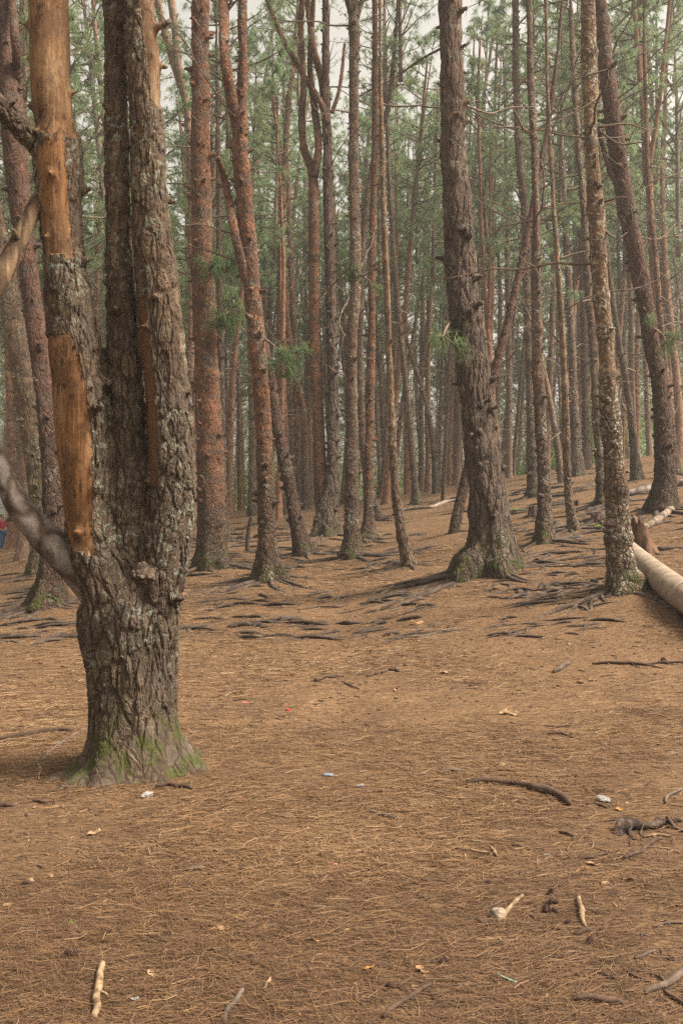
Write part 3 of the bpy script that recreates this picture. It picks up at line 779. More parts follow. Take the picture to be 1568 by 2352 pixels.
    def lat(rw):
        k = np.argsort(rw[:, 2]); cx = np.interp(v[:, 2], rw[k, 2], rw[k, 0]); rr = np.interp(v[:, 2], rw[k, 2], rw[k, 3]); cy = np.interp(v[:, 2], rw[k, 2], rw[k, 1])
        dist = np.hypot(v[:, 0] - cx, v[:, 1] - cy) / rr
        return (v[:, 0] - cx) / rr, dist, v[:, 1] < cy + .03
    def zz(py): return EYE + slopes(0, py)[1] * Yc - o[2]
    peel = np.zeros(n); tone = np.zeros(n)
    tA, dA, fA = lat(rA); tB, dB, fB = lat(rB); tC, dC, fC = lat(rC)
    nA = (dA <= dB) & (dA <= dC) & (dA < 1.6); nC = (dC < dA) & (dC <= dB) & (dC < 1.6)
    q = v * np.array([6, 6, 3.]); wob = .38 * fbm(q, 4, 9)
    def patch(sel, tt, py0, py1, tl, tr_, tn, soft=.3):
        z0, z1 = zz(py1), zz(py0)
        hgt = np.minimum(v[:, 2] - z0, z1 - v[:, 2]) / .1 + wob * 2
        k = np.clip((z1 - v[:, 2]) / (z1 - z0), 0, 1)
        lft = np.interp(k, np.linspace(0, 1, len(tl)), tl); rgt = np.interp(k, np.linspace(0, 1, len(tr_)), tr_)
        w = np.minimum(tt - lft, rgt - tt) / soft + wob
        f = np.where(sel, np.clip(.62 + np.minimum(hgt, w), 0, 1), 0)
        up = f > peel; peel[up] = f[up]; tone[up] = tn
    patch(nA & fA, tA, 782, 1268, [-1.4, -1.4, -1.4, -1.2, -.8], [.1, .5, .55, .32, .15], 0.)
    patch(nA & fA, tA, 360, 592, [-.7, -.75, -.8], [.55, .6, .62], .1)
    patch(nA, tA, -300, 322, [-2, -2, -2], [2, 2, 2], .35)
    patch(nC & fC, tC, -300, 262, [.1, .15, .55], [2, 2, 2], .8)
    patch(nC & fC, tC, 290, 335, [-.55, -.55], [-.2, -.2], .2)
    patch(nC & fC, tC, 700, 1130, [-1., -1., -.95], [-.62, -.4, -.45], 2.)
    me.attributes.new('peel', 'FLOAT', 'POINT').data.foreach_set('value', peel.astype(np.float32))
    me.attributes.new('tone', 'FLOAT', 'POINT').data.foreach_set('value', tone.astype(np.float32))
    link('trunk', me, t)
    def limb(L, mat, depths, seg=24, rough=.006):
        out = []
        for (px, py, w), d in zip(L, depths):
            p = at(px, py, Yc + d); out.append((p.x, p.y, p.z, w * .5 * K * Yc))
        m = MB(); Q = tube(m, to_local(np.array(out[::-1]), o), seg, .03, 0, rough=rough, rscale=9, seed=len(L), shape=trunk_shape(len(L), -99, .1, 0, .55, .02 if mat == 'limb_grey' else .07)); stubs(m, Q, 5 if mat == 'limb_grey' else 9, len(L), .016, -9); link('limb', m.mesh('limb', M[mat]), t)
    limb([(-60, 800, 24), (-28, 930, 28), (-8, 1040, 38), (16, 1110, 48), (50, 1172, 57), (98, 1230, 66), (146, 1276, 74), (200, 1332, 78), (245, 1400, 70)], 'limb_grey', [-.1, -.1, -.1, -.1, -.08, -.06, -.05, -.02, 0])
    limb([(-90, 150, 36), (-40, 205, 40), (10, 255, 44), (60, 305, 52), (100, 340, 60), (130, 372, 50)], 'limb_bark', [-.5, -.4, -.28, -.16, -.06, 0], rough=.012)
    limb([(-60, 740, 46), (-25, 680, 46), (10, 620, 46), (42, 560, 42), (66, 510, 36), (84, 465, 30), (112, 420, 26)], 'limb_tan', [-.35, -.3, -.24, -.18, -.14, -.1, 0])
    pale = [(207, 1675, 7), (160, 1700, 8), (125, 1723, 7), (95, 1748, 6)]
    P = []
    for px, py, w in pale[:]:
        x, y = hit(px, py); P.append((x, y, gz(x, y) + .005, w * .5 * K * y))
    m = MB(); tube(m, to_local(np.array(P), o), 8, .05, 0, rough=.004, rscale=20); ro = link('root', m.mesh('root', M['stick_grey']), t); ro['label'] = 'pale thin root running left from the foot'
    return t
M['front_root'] = simple('soil dusted root bark', (.155, .11, .08), .35, .92, 8, (.185, .13, .09), .015, 26)
front_tree()

# ------------------------------------------------------------------ far pines, each its own thing
def far_trunk(seed, fork=False):
    g = np.random.default_rng(seed); mb = MB()
    H = 17.; P = [(0, 0, -.6, .15)]; x = y = 0; dx, dy = g.normal() * .02, g.normal() * .02
    for i in range(11):
        z = H * i / 10; P.append((x, y, z, .14 * (1 - .7 * z / H)))
        dx += g.normal() * .025; dy += g.normal() * .025; x += dx * H / 10; y += dy * H / 10
    Q = tube(mb, P, 12, .22, 0, rough=.012, rscale=4, seed=seed, shape=trunk_shape(seed, 0, .18, .35, g.uniform(.6, 1.), .08))
    stubs(mb, Q, 45, seed, .03)
    if fork:
        k = int(len(Q) * g.uniform(.3, .5)); p = Q[k]; a = g.uniform(0, 6.28)
        F = [(p[0], p[1], p[2], p[3] * .8)]
        for j in range(1, 5): F.append((p[0] + math.cos(a) * (.25 * j + .1), p[1] + math.sin(a) * (.25 * j + .1), p[2] + j * 1.9, p[3] * (.75 - .12 * j)))
        tube(mb, F, 9, .25, 0, rough=.01, rscale=4)
    return mb.mesh('trunk', M['far']), Q[-1, :3]
FT = [far_trunk(400 + i, i % 3 == 0) for i in range(9)]

protos = {}
def far_pine(x, y, k, crown_z, s, lean, label, group, cs=1.):
    t = thing('pine_tree', label, 'tree', (x, y, gz(x, y) - .02), group)
    me, top = FT[k % len(FT)]
    a = link('trunk', me, t)
    b = link('crown', (CROWN_NEAR if y < 30 else CROWN_FAR)[k % 4 if y < 30 else k % 6], t); b.location = (top[0] * crown_z / 17, top[1] * crown_z / 17, crown_z)
    b.rotation_euler = (0, 0, (k * 2.4) % 6.28); b.scale = (cs, cs, cs)
    c = link('dead_branches', BARE[k % len(BARE)], t); c.rotation_euler = (0, 0, (k * 1.7) % 6.28)
    t.scale = (s, s, s); t.rotation_euler = (lean[0], lean[1], (k * 1.1) % 6.28)
    return t

g = np.random.default_rng(21)
placed = [(h[0], h[1]) for h in HERO] + [(FX, FY)]
count = 0; tries = 0
bands = [(26, 36, 20, 2.6), (36, 50, 66, 2.0), (50, 70, 88, 2.0), (70, 100, 40, 3.2)]
for y0, y1, n, gap in bands:
    c = 0; tries = 0
    while c < n and tries < 6000:
        tries += 1
        y = math.sqrt(g.uniform(y0 * y0, y1 * y1)); x = g.uniform(-.36, .36) * y
        if any((x - a) ** 2 + (y - b) ** 2 < gap * gap for a, b in placed): continue
        u = x / y
        if u < -.325 and y < 62: continue                  # the walker's path
        gap_ = -.14 < u < .22 and y < 52                # a lighter gap in the canopy: small low crowns
        if y < 30 and -.14 < u < .22: continue             # the clearing in the middle stays open
        placed.append((x, y))
        lab = {26: 'pine with bare lower trunk on the slope behind the nearer trunks', 36: 'slender reddish pine in the hazy middle of the wood', 50: 'slim hazy pine deep in the wood', 70: 'faint pine at the misty back of the wood'}[y0]
        grp = {26: 'pines on the slope', 36: 'pines in the middle of the wood', 50: 'pines deep in the wood', 70: 'pines at the back of the wood'}[y0]
        far_pine(x, y, int(g.integers(0, 1000)), g.uniform(8., 11.) if gap_ else (g.uniform(5.5, 9.5) if y > 36 else g.uniform(7, 9.5)), g.uniform(.75, 1.2), (g.normal() * .05, g.normal() * .05), lab, grp, .82 if gap_ else 1.)
        c += 1

# distant wood behind, one mass
def far_wood():
    g = np.random.default_rng(77); mb = MB(); tp = []; td = []
    for i in range(70):
        y = g.uniform(108, 150); x = g.uniform(-.45, .45) * y; z0 = gz(x, y); H = g.uniform(15, 24)
        tube(mb, [(x, y, z0 - .5, .22), (x + g.normal() * .5, y, z0 + H * .5, .15), (x + g.normal(), y, z0 + H, .05)], 5, 4, 1, caps=False)
        n = 70
        zz = z0 + H * g.uniform(.05, 1., n); r = (2.6 * (1 - (zz - z0) / H) + .6) * np.sqrt(g.random(n)); a = g.uniform(0, 6.28, n)
        tp.append(np.c_[x + r * np.cos(a), y + r * np.sin(a), zz]); td.append(np.c_[np.cos(a), np.sin(a), np.full(n, .2)])
    needle_fan(mb, np.vstack(tp), np.vstack(td), 9, .95, .16, 0, .8, .9, 5)
    o = link('distant_wood', mb.mesh('distant_wood', [M['needles'], M['far']])); o['kind'] = 'stuff'
    o['label'] = 'misty mass of pines closing off the view behind the trunks'
far_wood()

# sunlit bushes far at the right and left
def bush(x, y, s, seed, label):
    g = np.random.default_rng(seed); z = gz(x, y)
    t = thing('bush', label, 'bush', (x, y, z)); mb = MB(); m2 = MB(); C = []
    for i in range(9):
        P = wander(np.array([0, 0, 0.]), np.array([g.normal() * .5, g.normal() * .5, 1.]), s * g.uniform(.8, 1.5), 6, .2, g)
        tube(mb, np.c_[P, np.linspace(.03, .008, 7)], 5, .3, 0)
        for p in P[2:]: C.append(p + g.normal(size=(55, 3)) * s * .22)
    C = np.vstack(C); n = len(C); d = unit(g.normal(size=(n, 3))); e = unit(np.cross(d, g.normal(size=(n, 3)))); w = .09
    V = np.stack([C - d * w, C + e * w * .5, C + d * w, C - e * w * .5], 1).reshape(-1, 3); b = np.arange(n)[:, None] * 4
    m2.add(V, b + np.array([[0, 1, 2, 3]]), 0, np.repeat(g.random(n), 4))
    link('stems', mb.mesh('stems', M['twig']), t); link('foliage', m2.mesh('foliage', M['bush']), t)
UB = [(520, 66, 3., 'pale bush in the mist at the left, past the straight red-barked pine'), (600, 64, 2.6, 'pale bush in the mist between the forked red pine and the leaning dark one'), (670, 70, 3.4, 'misty bush behind the pair of distant reddish pines'), (770, 68, 3., 'misty bush glimpsed between the twin pine and the Y-forked pine'), (880, 70, 3.4, 'misty bush far behind the slim straight reddish pine'), (985, 66, 3.2, 'misty bush far behind the short post-like stump'), (1210, 64, 3.2, 'pale green bush in the mist behind the rough grey-footed pine'), (1350, 62, 3., 'green bush in the mist behind the reddish ringed pine')]
for i, (px, Y, s, lab) in enumerate(UB + list(((1470, 52, 4.4, 'bright yellow-green leafy bush far off between the right-hand leaning pines'), (1545, 50, 4.6, 'yellow-green bush at the far right edge behind the reddish pine'),
                                     (1160, 62, 2.6, 'pale green bush in the haze right of the thick furrowed pine'), (1270, 60, 2.6, 'pale green bush in the haze behind the ringed knobbly pine'), (1420, 56, 3.4, 'light green bush glimpsed just right of the lichen-spotted pine')))):
    bush(slopes(px, 0)[0] * Y, Y, s, 60 + i, lab)

# ------------------------------------------------------------------ fallen logs, stumps and posts
def polyline(L, lift=.5, Y=None):
    P = []
    for px, py, w in L:
        x, y = hit(px, py); P.append((x, y, gz(x, y) + w * .5 * K * y * lift, w * .5 * K * y))
    return np.array(P)

def simple_log(name, label, cat, P, mat, seg=14, rough=.01, cap=None, step=.05, group=None, extra=None):
    o = P[0, :3].copy(); o[2] -= P[0, 3]
    m = MB(); tube(m, to_local(P, o), seg, step, 0, rough=rough, rscale=7, seed=int(P[0, 0] * 100) % 97)
    if extra: extra(m, o)
    return thing(name, label, cat, o, group, m.mesh(name, M[mat]))

# the big log: lying from behind the lichen-spotted tree towards the right edge
LP = []
for px, py, wd in ((1452, 1300, 46), (1500, 1352, 54), (1568, 1408, 68), (1660, 1480, 80), (1760, 1560, 90)):
    x, y = hit(px - 8, py - 14); r = wd * .5 * K * y; LP.append((x, y + r * .9, gz(x, y) + r * 1.05, r))
Pl = np.array(LP)
def log_knots(m, o):
    Q = catmull(to_local(Pl, o), .05); stubs(m, Q, 14, 3, .016, -9)
simple_log('fallen_log', 'big pale barkless log lying at the right edge by the lichen-spotted pine', 'log', Pl, 'log', 28, 0., extra=log_knots)
simple_log('fallen_log', 'shorter reddish log behind the broken orange stump, end towards the stout leaning pine', 'log', polyline([(1440, 1240, 15), (1470, 1222, 16), (1515, 1200, 17), (1553, 1174, 18)], .9), 'logbark', 16, .01)
simple_log('fallen_log', 'grey log lying across the slope behind the stout leaning pine', 'log', polyline([(1436, 1140, 15), (1470, 1134, 16), (1503, 1126, 17), (1545, 1120, 17), (1600, 1112, 17)], .9), 'limb_old', 16, .012)
simple_log('fallen_branch', 'long pale branch lying on the slope left of the thick furrowed pine', 'branch', polyline([(905, 1178, 6), (945, 1172, 7), (990, 1168, 8), (1020, 1157, 9), (1060, 1150, 9)], .7), 'log', 10, .01)
simple_log('fallen_log', 'short sawn pale log lying behind the slim reddish pine', 'log', polyline([(818, 1142, 9), (850, 1141, 11), (896, 1139, 11)], .8), 'log', 14, .008)

def stump(name, label, base, h, r, mat, jag=.4, seed=1, lean=(0, 0), n=0, peak=0.):
    x, y = hit(*base); o = (x, y + r, gz(x, y + r)); g = np.random.default_rng(seed)
    seg = 26; rings = 14; V = []
    top = h * (1 - jag * np.abs(fbm(np.c_[np.cos(np.linspace(0, 6.28, seg)) * 2 + seed, np.sin(np.linspace(0, 6.28, seg)) * 2, np.zeros(seg)], 3, seed)) * 2.2)
    th = np.linspace(0, 2 * np.pi, seg, endpoint=False)
    top = top * (1 - peak * .5 * (1 + np.cos(th - .3)) ** .8)
    for k in range(rings):
        t = k / (rings - 1)
        z = -.15 + (top + .15) * t
        rad = r * (1 - (.3 + .14 * (peak > 0)) * t) * (1 + .45 * np.exp(-np.maximum(z, 0) / .12) * (1 + .5 * np.cos(5 * th)))
        rad = rad * (1 + .1 * fbm(np.c_[np.cos(th) * 3, np.sin(th) * 3, z * 3], 2, seed))
        V.append(np.c_[rad * np.cos(th) + lean[0] * t, rad * np.sin(th) + lean[1] * t, z])
    for sc, dz in ((.6, .12), (.2, .2)):                  # splintered hollow inside
        V.append(np.c_[V[rings - 1][:, 0] * sc + lean[0] * (1 - sc), V[rings - 1][:, 1] * sc, V[rings - 1][:, 2] - dz * h * .6])
    V = np.vstack(V); R_ = rings + 2
    a = np.arange(R_ - 1)[:, None] * seg + np.arange(seg); b = np.arange(R_ - 1)[:, None] * seg + (np.arange(seg) + 1) % seg
    m = MB(); m.add(V, [np.stack([a, b, b + seg, a + seg], -1).reshape(-1, 4), np.arange(seg)[None, :] + (R_ - 1) * seg], 0)
    t_ = thing(name, label, 'stump', o); link('wood', m.mesh('wood', M[mat]), t_)
    for q in range(n):
        aa = g.uniform(0, 6.28); P = root_rows(x + math.cos(aa) * r, y + r + math.sin(aa) * r, aa, g.uniform(.3, .7), .03, g, 1.)
        m2 = MB(); tube(m2, to_local(P, o), 7, .06, 0, rough=.006, rscale=12, flat=.8); link('root', m2.mesh('root', M['root']), t_)
ks = K * hit(1487, 1277)[1]
stump('tree_stump', 'broken orange-brown stump with a jagged top right of the lichen-spotted pine', (1488, 1275), 98 * ks, 34 * ks, 'rot', .3, 3, (-.06, 0), 6, .4)
ks = K * hit(1018, 1154)[1]
stump('tree_stump', 'short post-like reddish stump on the slope left of the thick furrowed pine', (1018, 1154), 44 * ks, 6 * ks, 'rot', .12, 5)
ks = K * hit(1369, 1198)[1]
stump('tree_stump', 'low dark rotten stump among roots right of the slender yellowish pine', (1369, 1202), 22 * ks, 11 * ks, 'stick_brown', .3, 8, n=4)
ks = K * hit(1323, 1163)[1]
stump('tree_stump', 'tiny dark stump behind the slender yellowish pine', (1325, 1163), 15 * ks, 7 * ks, 'stick_brown', .3, 9)
ks = K * hit(1228, 1188)[1]
stump('tree_stump', 'dark squat stump half hidden by the ringed knobbly pine', (1224, 1188), 28 * ks, 11 * ks, 'stick_brown', .25, 10, n=4)
xs, ys = hit(568, 1266); kk = K * ys
P = np.array([(xs, ys, gz(xs, ys) - .1, 6.5 * kk), (xs, ys, gz(xs, ys) + 12 * kk, 5 * kk), (xs + 2 * kk, ys, gz(xs, ys) + 40 * kk, 4.6 * kk), (xs + 7 * kk, ys, gz(xs, ys) + 66 * kk, 4.8 * kk), (xs + 9 * kk, ys, gz(xs, ys) + 79 * kk, 3. * kk)])
simple_log('snag', 'short thin dead trunk standing left of the forked red pine foot', 'snag', P, 'root', 12, .012)

# the dark stick and bottle by the log on the right
xs, ys = hit(1366, 1166); kk = K * ys
P = np.array([(xs, ys, gz(xs, ys), 2.4 * kk), (xs + 2.5 * kk, ys + .05, gz(xs, ys) + 12 * kk, 2.2 * kk), (xs + 5 * kk, ys + .1, gz(xs, ys) + 24 * kk, 1.4 * kk), (xs + 8 * kk, ys + .15, gz(xs, ys) + 38 * kk, .9 * kk)])
simple_log('walking_stick', 'thin black stick leaning against the reddish pine behind the lichen-spotted one', 'stick', P, 'black', 8, 0)
xs, ys = hit(1440, 1150); kk = K * ys; zb = gz(xs, ys)
t = thing('bottle', 'dark bottle with a white cap standing beside the grey log on the slope', 'bottle', (xs, ys, zb))
m = MB(); tube(m, [(0, 0, 0, 3.4 * kk), (0, 0, .5 * kk, 4 * kk), (0, 0, 15 * kk, 4 * kk), (0, 0, 18 * kk, 2.6 * kk)], 14, .03); link('body', m.mesh('body', M['black']), t)
m = MB(); tube(m, [(0, 0, 18.1 * kk, 2.9 * kk), (0, 0, 24 * kk, 2.9 * kk)], 14, .03); link('cap', m.mesh('cap', M['white_cap']), t)

# little green fern
def fern(px, py, s, label, seed):
    x, y = hit(px, py); g = np.random.default_rng(seed); m = MB()
    for i in range(11):
        a = g.uniform(0, 6.28); n = 9; L = s * g.uniform(.7, 1.2)
        q = np.linspace(0, 1, n); c = np.c_[np.cos(a) * q * L, np.sin(a) * q * L, .8 * L * (q - q * q * .8)]
        side = np.array([-math.sin(a), math.cos(a), 0])
        for k in range(1, n):
            w = L * .28 * (1 - q[k] * .8)
            for sg in (-1, 1):
                p = c[k]; tip = p + side * sg * w + np.array([math.cos(a), math.sin(a), -.2]) * w * .35
                m.add(np.array([p + (c[k] - c[k - 1]) * .3, p - (c[k] - c[k - 1]) * .35, tip]), np.array([[0, 1, 2]]), 0, g.random())
    thing('fern', label, 'fern', (x, y, gz(x, y)), None, m.mesh('fern', M['fern']))
fern(1172, 1180, .36, 'small bright green fern on the slope right of the thick furrowed pine', 4)
fern(1380, 1216, .28, 'tiny pale green grass tuft left of the lichen-spotted pine', 6)

# ------------------------------------------------------------------ sticks, cones and scraps on the floor
STK = 'sticks lying on the needle floor'
def stick(label, L, mat, name='stick', lift=.55, knobs=0, group=STK, seg=10):
    P = polyline(L, lift * 1.1); P[:, 3] *= 1.0 if mat == 'stick_pale' else 1.25; P[:, 2] += .004; gj = np.random.default_rng(len(label) * 7 + int(L[0][0]))
    if name == 'stick':                                   # crooked, uneven, one end tucked under the needles
        Pn = [P[0]]
        for a, b in zip(P[:-1], P[1:]):
            mid = (a + b) / 2; mid[:2] += gj.normal(size=2) * a[3] * .55; mid[3] *= gj.uniform(.9, 1.04); Pn += [mid, b]
        P = np.array(Pn); P[-1, 2] -= P[-1, 3] * .5; P[[0, -1], 3] *= .8
    o = P[0, :3].copy(); m = MB()
    if name == 'stick' and len(L) > 2:
        k = len(P) // 2; d = P[k + 1, :3] - P[k, :3]; d = d / np.linalg.norm(d); sd_ = np.array([-d[1], d[0], .15]) * gj.choice([-1, 1]); ln = np.linalg.norm(P[-1, :3] - P[0, :3]) * gj.uniform(.06, .2)
        q = P[k, :3]; tube(m, to_local(np.array([np.r_[q, P[k, 3] * .6], np.r_[q + (d * .5 + sd_ * .8) * ln * .5, P[k, 3] * .4], np.r_[q + (d + sd_) * ln * .8, P[k, 3] * .25]]), o), 6, .02, 0, rough=.001, rscale=50)
    tube(m, to_local(P, o), seg, .02, 0, rough=float(P[:, 3].max()) * .11, rscale=32, seed=len(label))
    if knobs: stubs(m, catmull(to_local(P, o), .02), knobs, len(label), .008, -9)
    return thing(name, label, 'stick', o, group, m.mesh(name, M[mat]))
stick('long curved brown stick, thickest in its right half, lying alone on the open needle floor', [(1070, 1801, 7), (1110, 1801, 12), (1184, 1810, 13), (1220, 1817, 14), (1255, 1824, 18), (1285, 1836, 16), (1306, 1850, 11)], 'stick_brown', knobs=4)
stick('smooth brown stick slanting up to the pale peeled twig below the gnarled root clump', [(1432, 1990, 8), (1470, 1973, 8), (1495, 1952, 8), (1518, 1936, 7)], 'stick_brown')
stick('pale straight stick touching the lower side of the gnarled root clump', [(1476, 1934, 6), (1505, 1930, 6), (1536, 1931, 6)], 'stick_pale')
stick('thin reddish stick with a dark middle left of the slanting smooth one', [(1329, 1986, 4), (1370, 1981, 6), (1411, 1975, 4)], 'stick_brown')
stick('short thin brown stick pointing up right, above the flat thin one', [(1021, 2024, 4), (1045, 2014, 5), (1069, 2003, 4)], 'stick_brown')
stick('thin straight horizontal stick in the middle of the needle floor', [(966, 2037, 4), (1005, 2037, 4), (1044, 2038, 4)], 'stick_brown')
stick('pale peeled twig lying level next to its upright twin', [(1079, 1967, 5), (1105, 1972, 5), (1129, 1976, 5)], 'stick_pale')
stick('pale peeled twig pointing towards the camera beside the level one', [(1126, 1963, 7), (1135, 1975, 7), (1142, 1986, 6)], 'stick_pale')
stick('tiny pale twig left of the two peeled twigs', [(1067, 1977, 5), (1069, 1993, 5)], 'stick_pale')
stick('pale bent stick lying against the grey rock', [(1141, 2133, 9), (1162, 2115, 10), (1180, 2092, 10), (1200, 2075, 9)], 'stick_pale')
stick('yellowish short thick stick right of the heap of pine cones', [(1328, 2085, 12), (1335, 2112, 14), (1344, 2143, 11)], 'stick_pale')
stick('brown curved stick running out of the bottom edge near the middle', [(880, 2360, 9), (915, 2332, 9), (950, 2306, 9), (990, 2280, 7)], 'stick_brown', knobs=3)
stick('thick straight reddish stick lying level near the bottom right corner', [(1314, 2308, 9), (1345, 2307, 13), (1400, 2311, 14), (1430, 2313, 10)], 'stick_brown')
stick('thick dark stick coming in from the right edge at the bottom', [(1480, 2292, 8), (1510, 2278, 12), (1545, 2256, 14), (1600, 2222, 15)], 'stick_grey')
stick('brown stick below the thick dark one at the right edge', [(1524, 2284, 7), (1548, 2298, 8), (1590, 2322, 9)], 'stick_brown')
stick('cut pale stick with clean ends pointing at the camera, bottom left', [(236, 2236, 17), (228, 2280, 19), (221, 2310, 19), (215, 2342, 19)], 'stick_pale', seg=14)
stick('grey stick crossing the bottom edge left of the middle', [(557, 2293, 11), (538, 2322, 11), (515, 2356, 10)], 'stick_grey')
stick('small pale stick up from the grey one at the bottom', [(620, 2263, 7), (611, 2277, 8), (602, 2292, 7)], 'stick_pale')
stick('upper of two short twigs below the front tree', [(420, 2012, 4), (442, 2009, 6), (466, 2006, 5)], 'stick_grey')
stick('lower of two short twigs below the front tree', [(412, 2050, 5), (436, 2042, 5), (462, 2032, 4)], 'stick_brown')
stick('brown stick lying against the foot of the three-stemmed front tree', [(358, 1817, 7), (385, 1813, 8), (420, 1814, 8), (443, 1816, 6)], 'stick_brown', lift=.9)
stick('long brown root-like stick at the left edge behind the front tree', [(-30, 1702, 6), (30, 1694, 9), (90, 1686, 10), (140, 1683, 10), (174, 1687, 8)], 'stick_brown', lift=.7)
stick('pale crooked twig hanging down from the pale root left of the front tree', [(87, 1757, 5), (95, 1768, 6), (92, 1780, 5), (90, 1792, 5)], 'stick_pale')
stick('reddish bark strip at the left edge level with the front tree foot', [(-10, 1853, 8), (12, 1851, 9), (34, 1849, 7)], 'stick_brown')
stick('short curled bark piece left of the front tree foot', [(76, 1840, 5), (98, 1845, 8), (118, 1839, 6)], 'stick_brown')
stick('stubby light brown stick beside the long thin stick at the right edge', [(1270, 1549, 6), (1288, 1541, 9), (1306, 1530, 8)], 'stick_grey', lift=.8)
stick('long thin dark stick tapering to the right edge, beneath the small cone', [(1358, 1531, 3), (1400, 1531, 6), (1450, 1533, 6), (1480, 1536, 5), (1520, 1541, 3)], 'stick_brown')
stick('second long thin stick overlapping the first at the right edge', [(1476, 1537, 4), (1510, 1530, 5), (1545, 1529, 5), (1590, 1526, 4)], 'stick_brown')
stick('dark hooked stick in the middle of the open floor', [(724, 1571, 8), (745, 1563, 7), (770, 1561, 5), (790, 1559, 3)], 'stick_brown')
stick('small dark lump of wood right of the hooked stick', [(842, 1562, 5), (856, 1556, 7), (868, 1554, 5)], 'stick_brown')
stick('dark arched stick further right of the hooked one', [(876, 1552, 4), (890, 1545, 7), (908, 1544, 7), (918, 1547, 4)], 'stick_brown')
stick('thin crooked twig below the hooked stick', [(784, 1572, 2), (800, 1580, 3), (825, 1589, 2)], 'stick_brown')
stick('upper thin dark twig of a pair at the right of the floor', [(1250, 1672, 2), (1280, 1674, 3), (1310, 1672, 2)], 'stick_brown')
stick('lower curved twig of the pair at the right of the floor', [(1258, 1688, 3), (1285, 1687, 5), (1315, 1697, 3)], 'stick_brown')
stick('half-buried pale bark slab above the long curved stick', [(1005, 1776, 4), (1030, 1772, 9), (1066, 1772, 5)], 'stick_grey', lift=.2)
stick('half-buried brown root piece in the middle distance of the needle floor', [(846, 1858, 4), (870, 1866, 8), (890, 1873, 8), (915, 1884, 4)], 'stick_grey', lift=.2)
stick('crooked stick at the right edge above the root clump', [(1527, 1850, 5), (1532, 1836, 6), (1552, 1822, 6), (1580, 1808, 5)], 'stick_grey')
stick('small dark twig under the scrap of crumpled paper', [(1345, 1850, 4), (1368, 1848, 5), (1394, 1857, 4)], 'stick_brown')
stick('short dark stick left of the gnarled root clump', [(1284, 1916, 5), (1300, 1920, 7), (1316, 1926, 6)], 'stick_brown')
stick('bent bark-tipped stub right of the yellowish thick stick', [(1318, 2164, 7), (1335, 2158, 9), (1354, 2150, 12)], 'stick_brown')
stick('short brown stick in front of the pine cone heap', [(1269, 2147, 6), (1295, 2148, 6)], 'stick_brown')
stick('grey-brown thin stick above the bottom right corner', [(1455, 2212, 5), (1478, 2206, 6), (1504, 2198, 5)], 'stick_grey')
stick('short reddish stick left of the thick dark stick at the right edge', [(1440, 2248, 5), (1464, 2260, 6), (1495, 2265, 6)], 'stick_brown')
stick('thin stick near the right edge above the stick pile', [(1500, 2146, 3), (1530, 2135, 4), (1580, 2136, 4)], 'stick_grey')
stick('short dark twig near the foot of the front tree', [(456, 1731, 2), (475, 1726, 4), (497, 1722, 3)], 'stick_brown')
stick('long dark twig between the leaf pair and the front tree', [(535, 1610, 2), (560, 1606, 3), (590, 1604, 2)], 'stick_brown')

# random small sticks: things too, but nothing tells them apart
gs = np.random.default_rng(31)
STP = []
for i in range(10):
    m = MB(); L = gs.uniform(.05, .16); a = gs.uniform(-.3, .3)
    tube(m, [(-L, 0, .004, .004), (-L * .2, L * a * .4, .008, .0065), (L * .5, L * a * .1, .006, .006), (L, L * a, .004, .003)], 7, .02, 0, rough=.0015, rscale=60)
    STP.append(m.mesh('twig', M[('stick_brown', 'stick_brown', 'stick_grey', 'stick_pale')[i % 4]]))
for i in range(56):
    px, py = gs.uniform(10, 1560), 1500 + 850 * gs.random() ** .8
    if 150 < px < 450 and py < 1850: continue
    x, y = hit(px, py); o = thing('twig', 'short snapped twig scattered on the needle floor', 'twig', (x, y, gz(x, y)), 'twigs scattered on the needle floor', STP[int(gs.integers(0, 10))])
    o.rotation_euler = (0, gs.normal() * .08, gs.normal() * .8); s = gs.uniform(.3, .62); o.scale = (s, s, s)

# gnarled root clump, right
def clump():
    P = polyline([(1404, 1926, 12), (1425, 1914, 24), (1444, 1908, 28), (1470, 1910, 20), (1495, 1912, 22), (1530, 1900, 18), (1600, 1880, 15)], .9)
    P[0, 2] -= .06; P[-1, 2] -= .04; o = P[0, :3].copy()
    t = thing('surface_root', 'gnarled dark root clump bulging out of the soil at the right edge', 'root', o)
    m = MB(); tube(m, to_local(P, o), 18, .015, 0, rough=.02, rscale=20, flat=.8); link('main_root', m.mesh('main_root', M['root_dark']), t)
    for L in ([(1440, 1912, 8), (1430, 1920, 7), (1421, 1927, 4)], [(1452, 1908, 5), (1444, 1922, 6), (1452, 1929, 3)], [(1478, 1910, 5), (1470, 1922, 5), (1474, 1930, 3)], [(1530, 1900, 8), (1552, 1912, 9), (1590, 1930, 8)]):
        P2 = polyline(L, .8); P2[0, 2] += .03; m = MB(); tube(m, to_local(P2, o), 8, .02, 0, rough=.004, rscale=25); link('side_root', m.mesh('side_root', M['root_dark']), t)
clump()

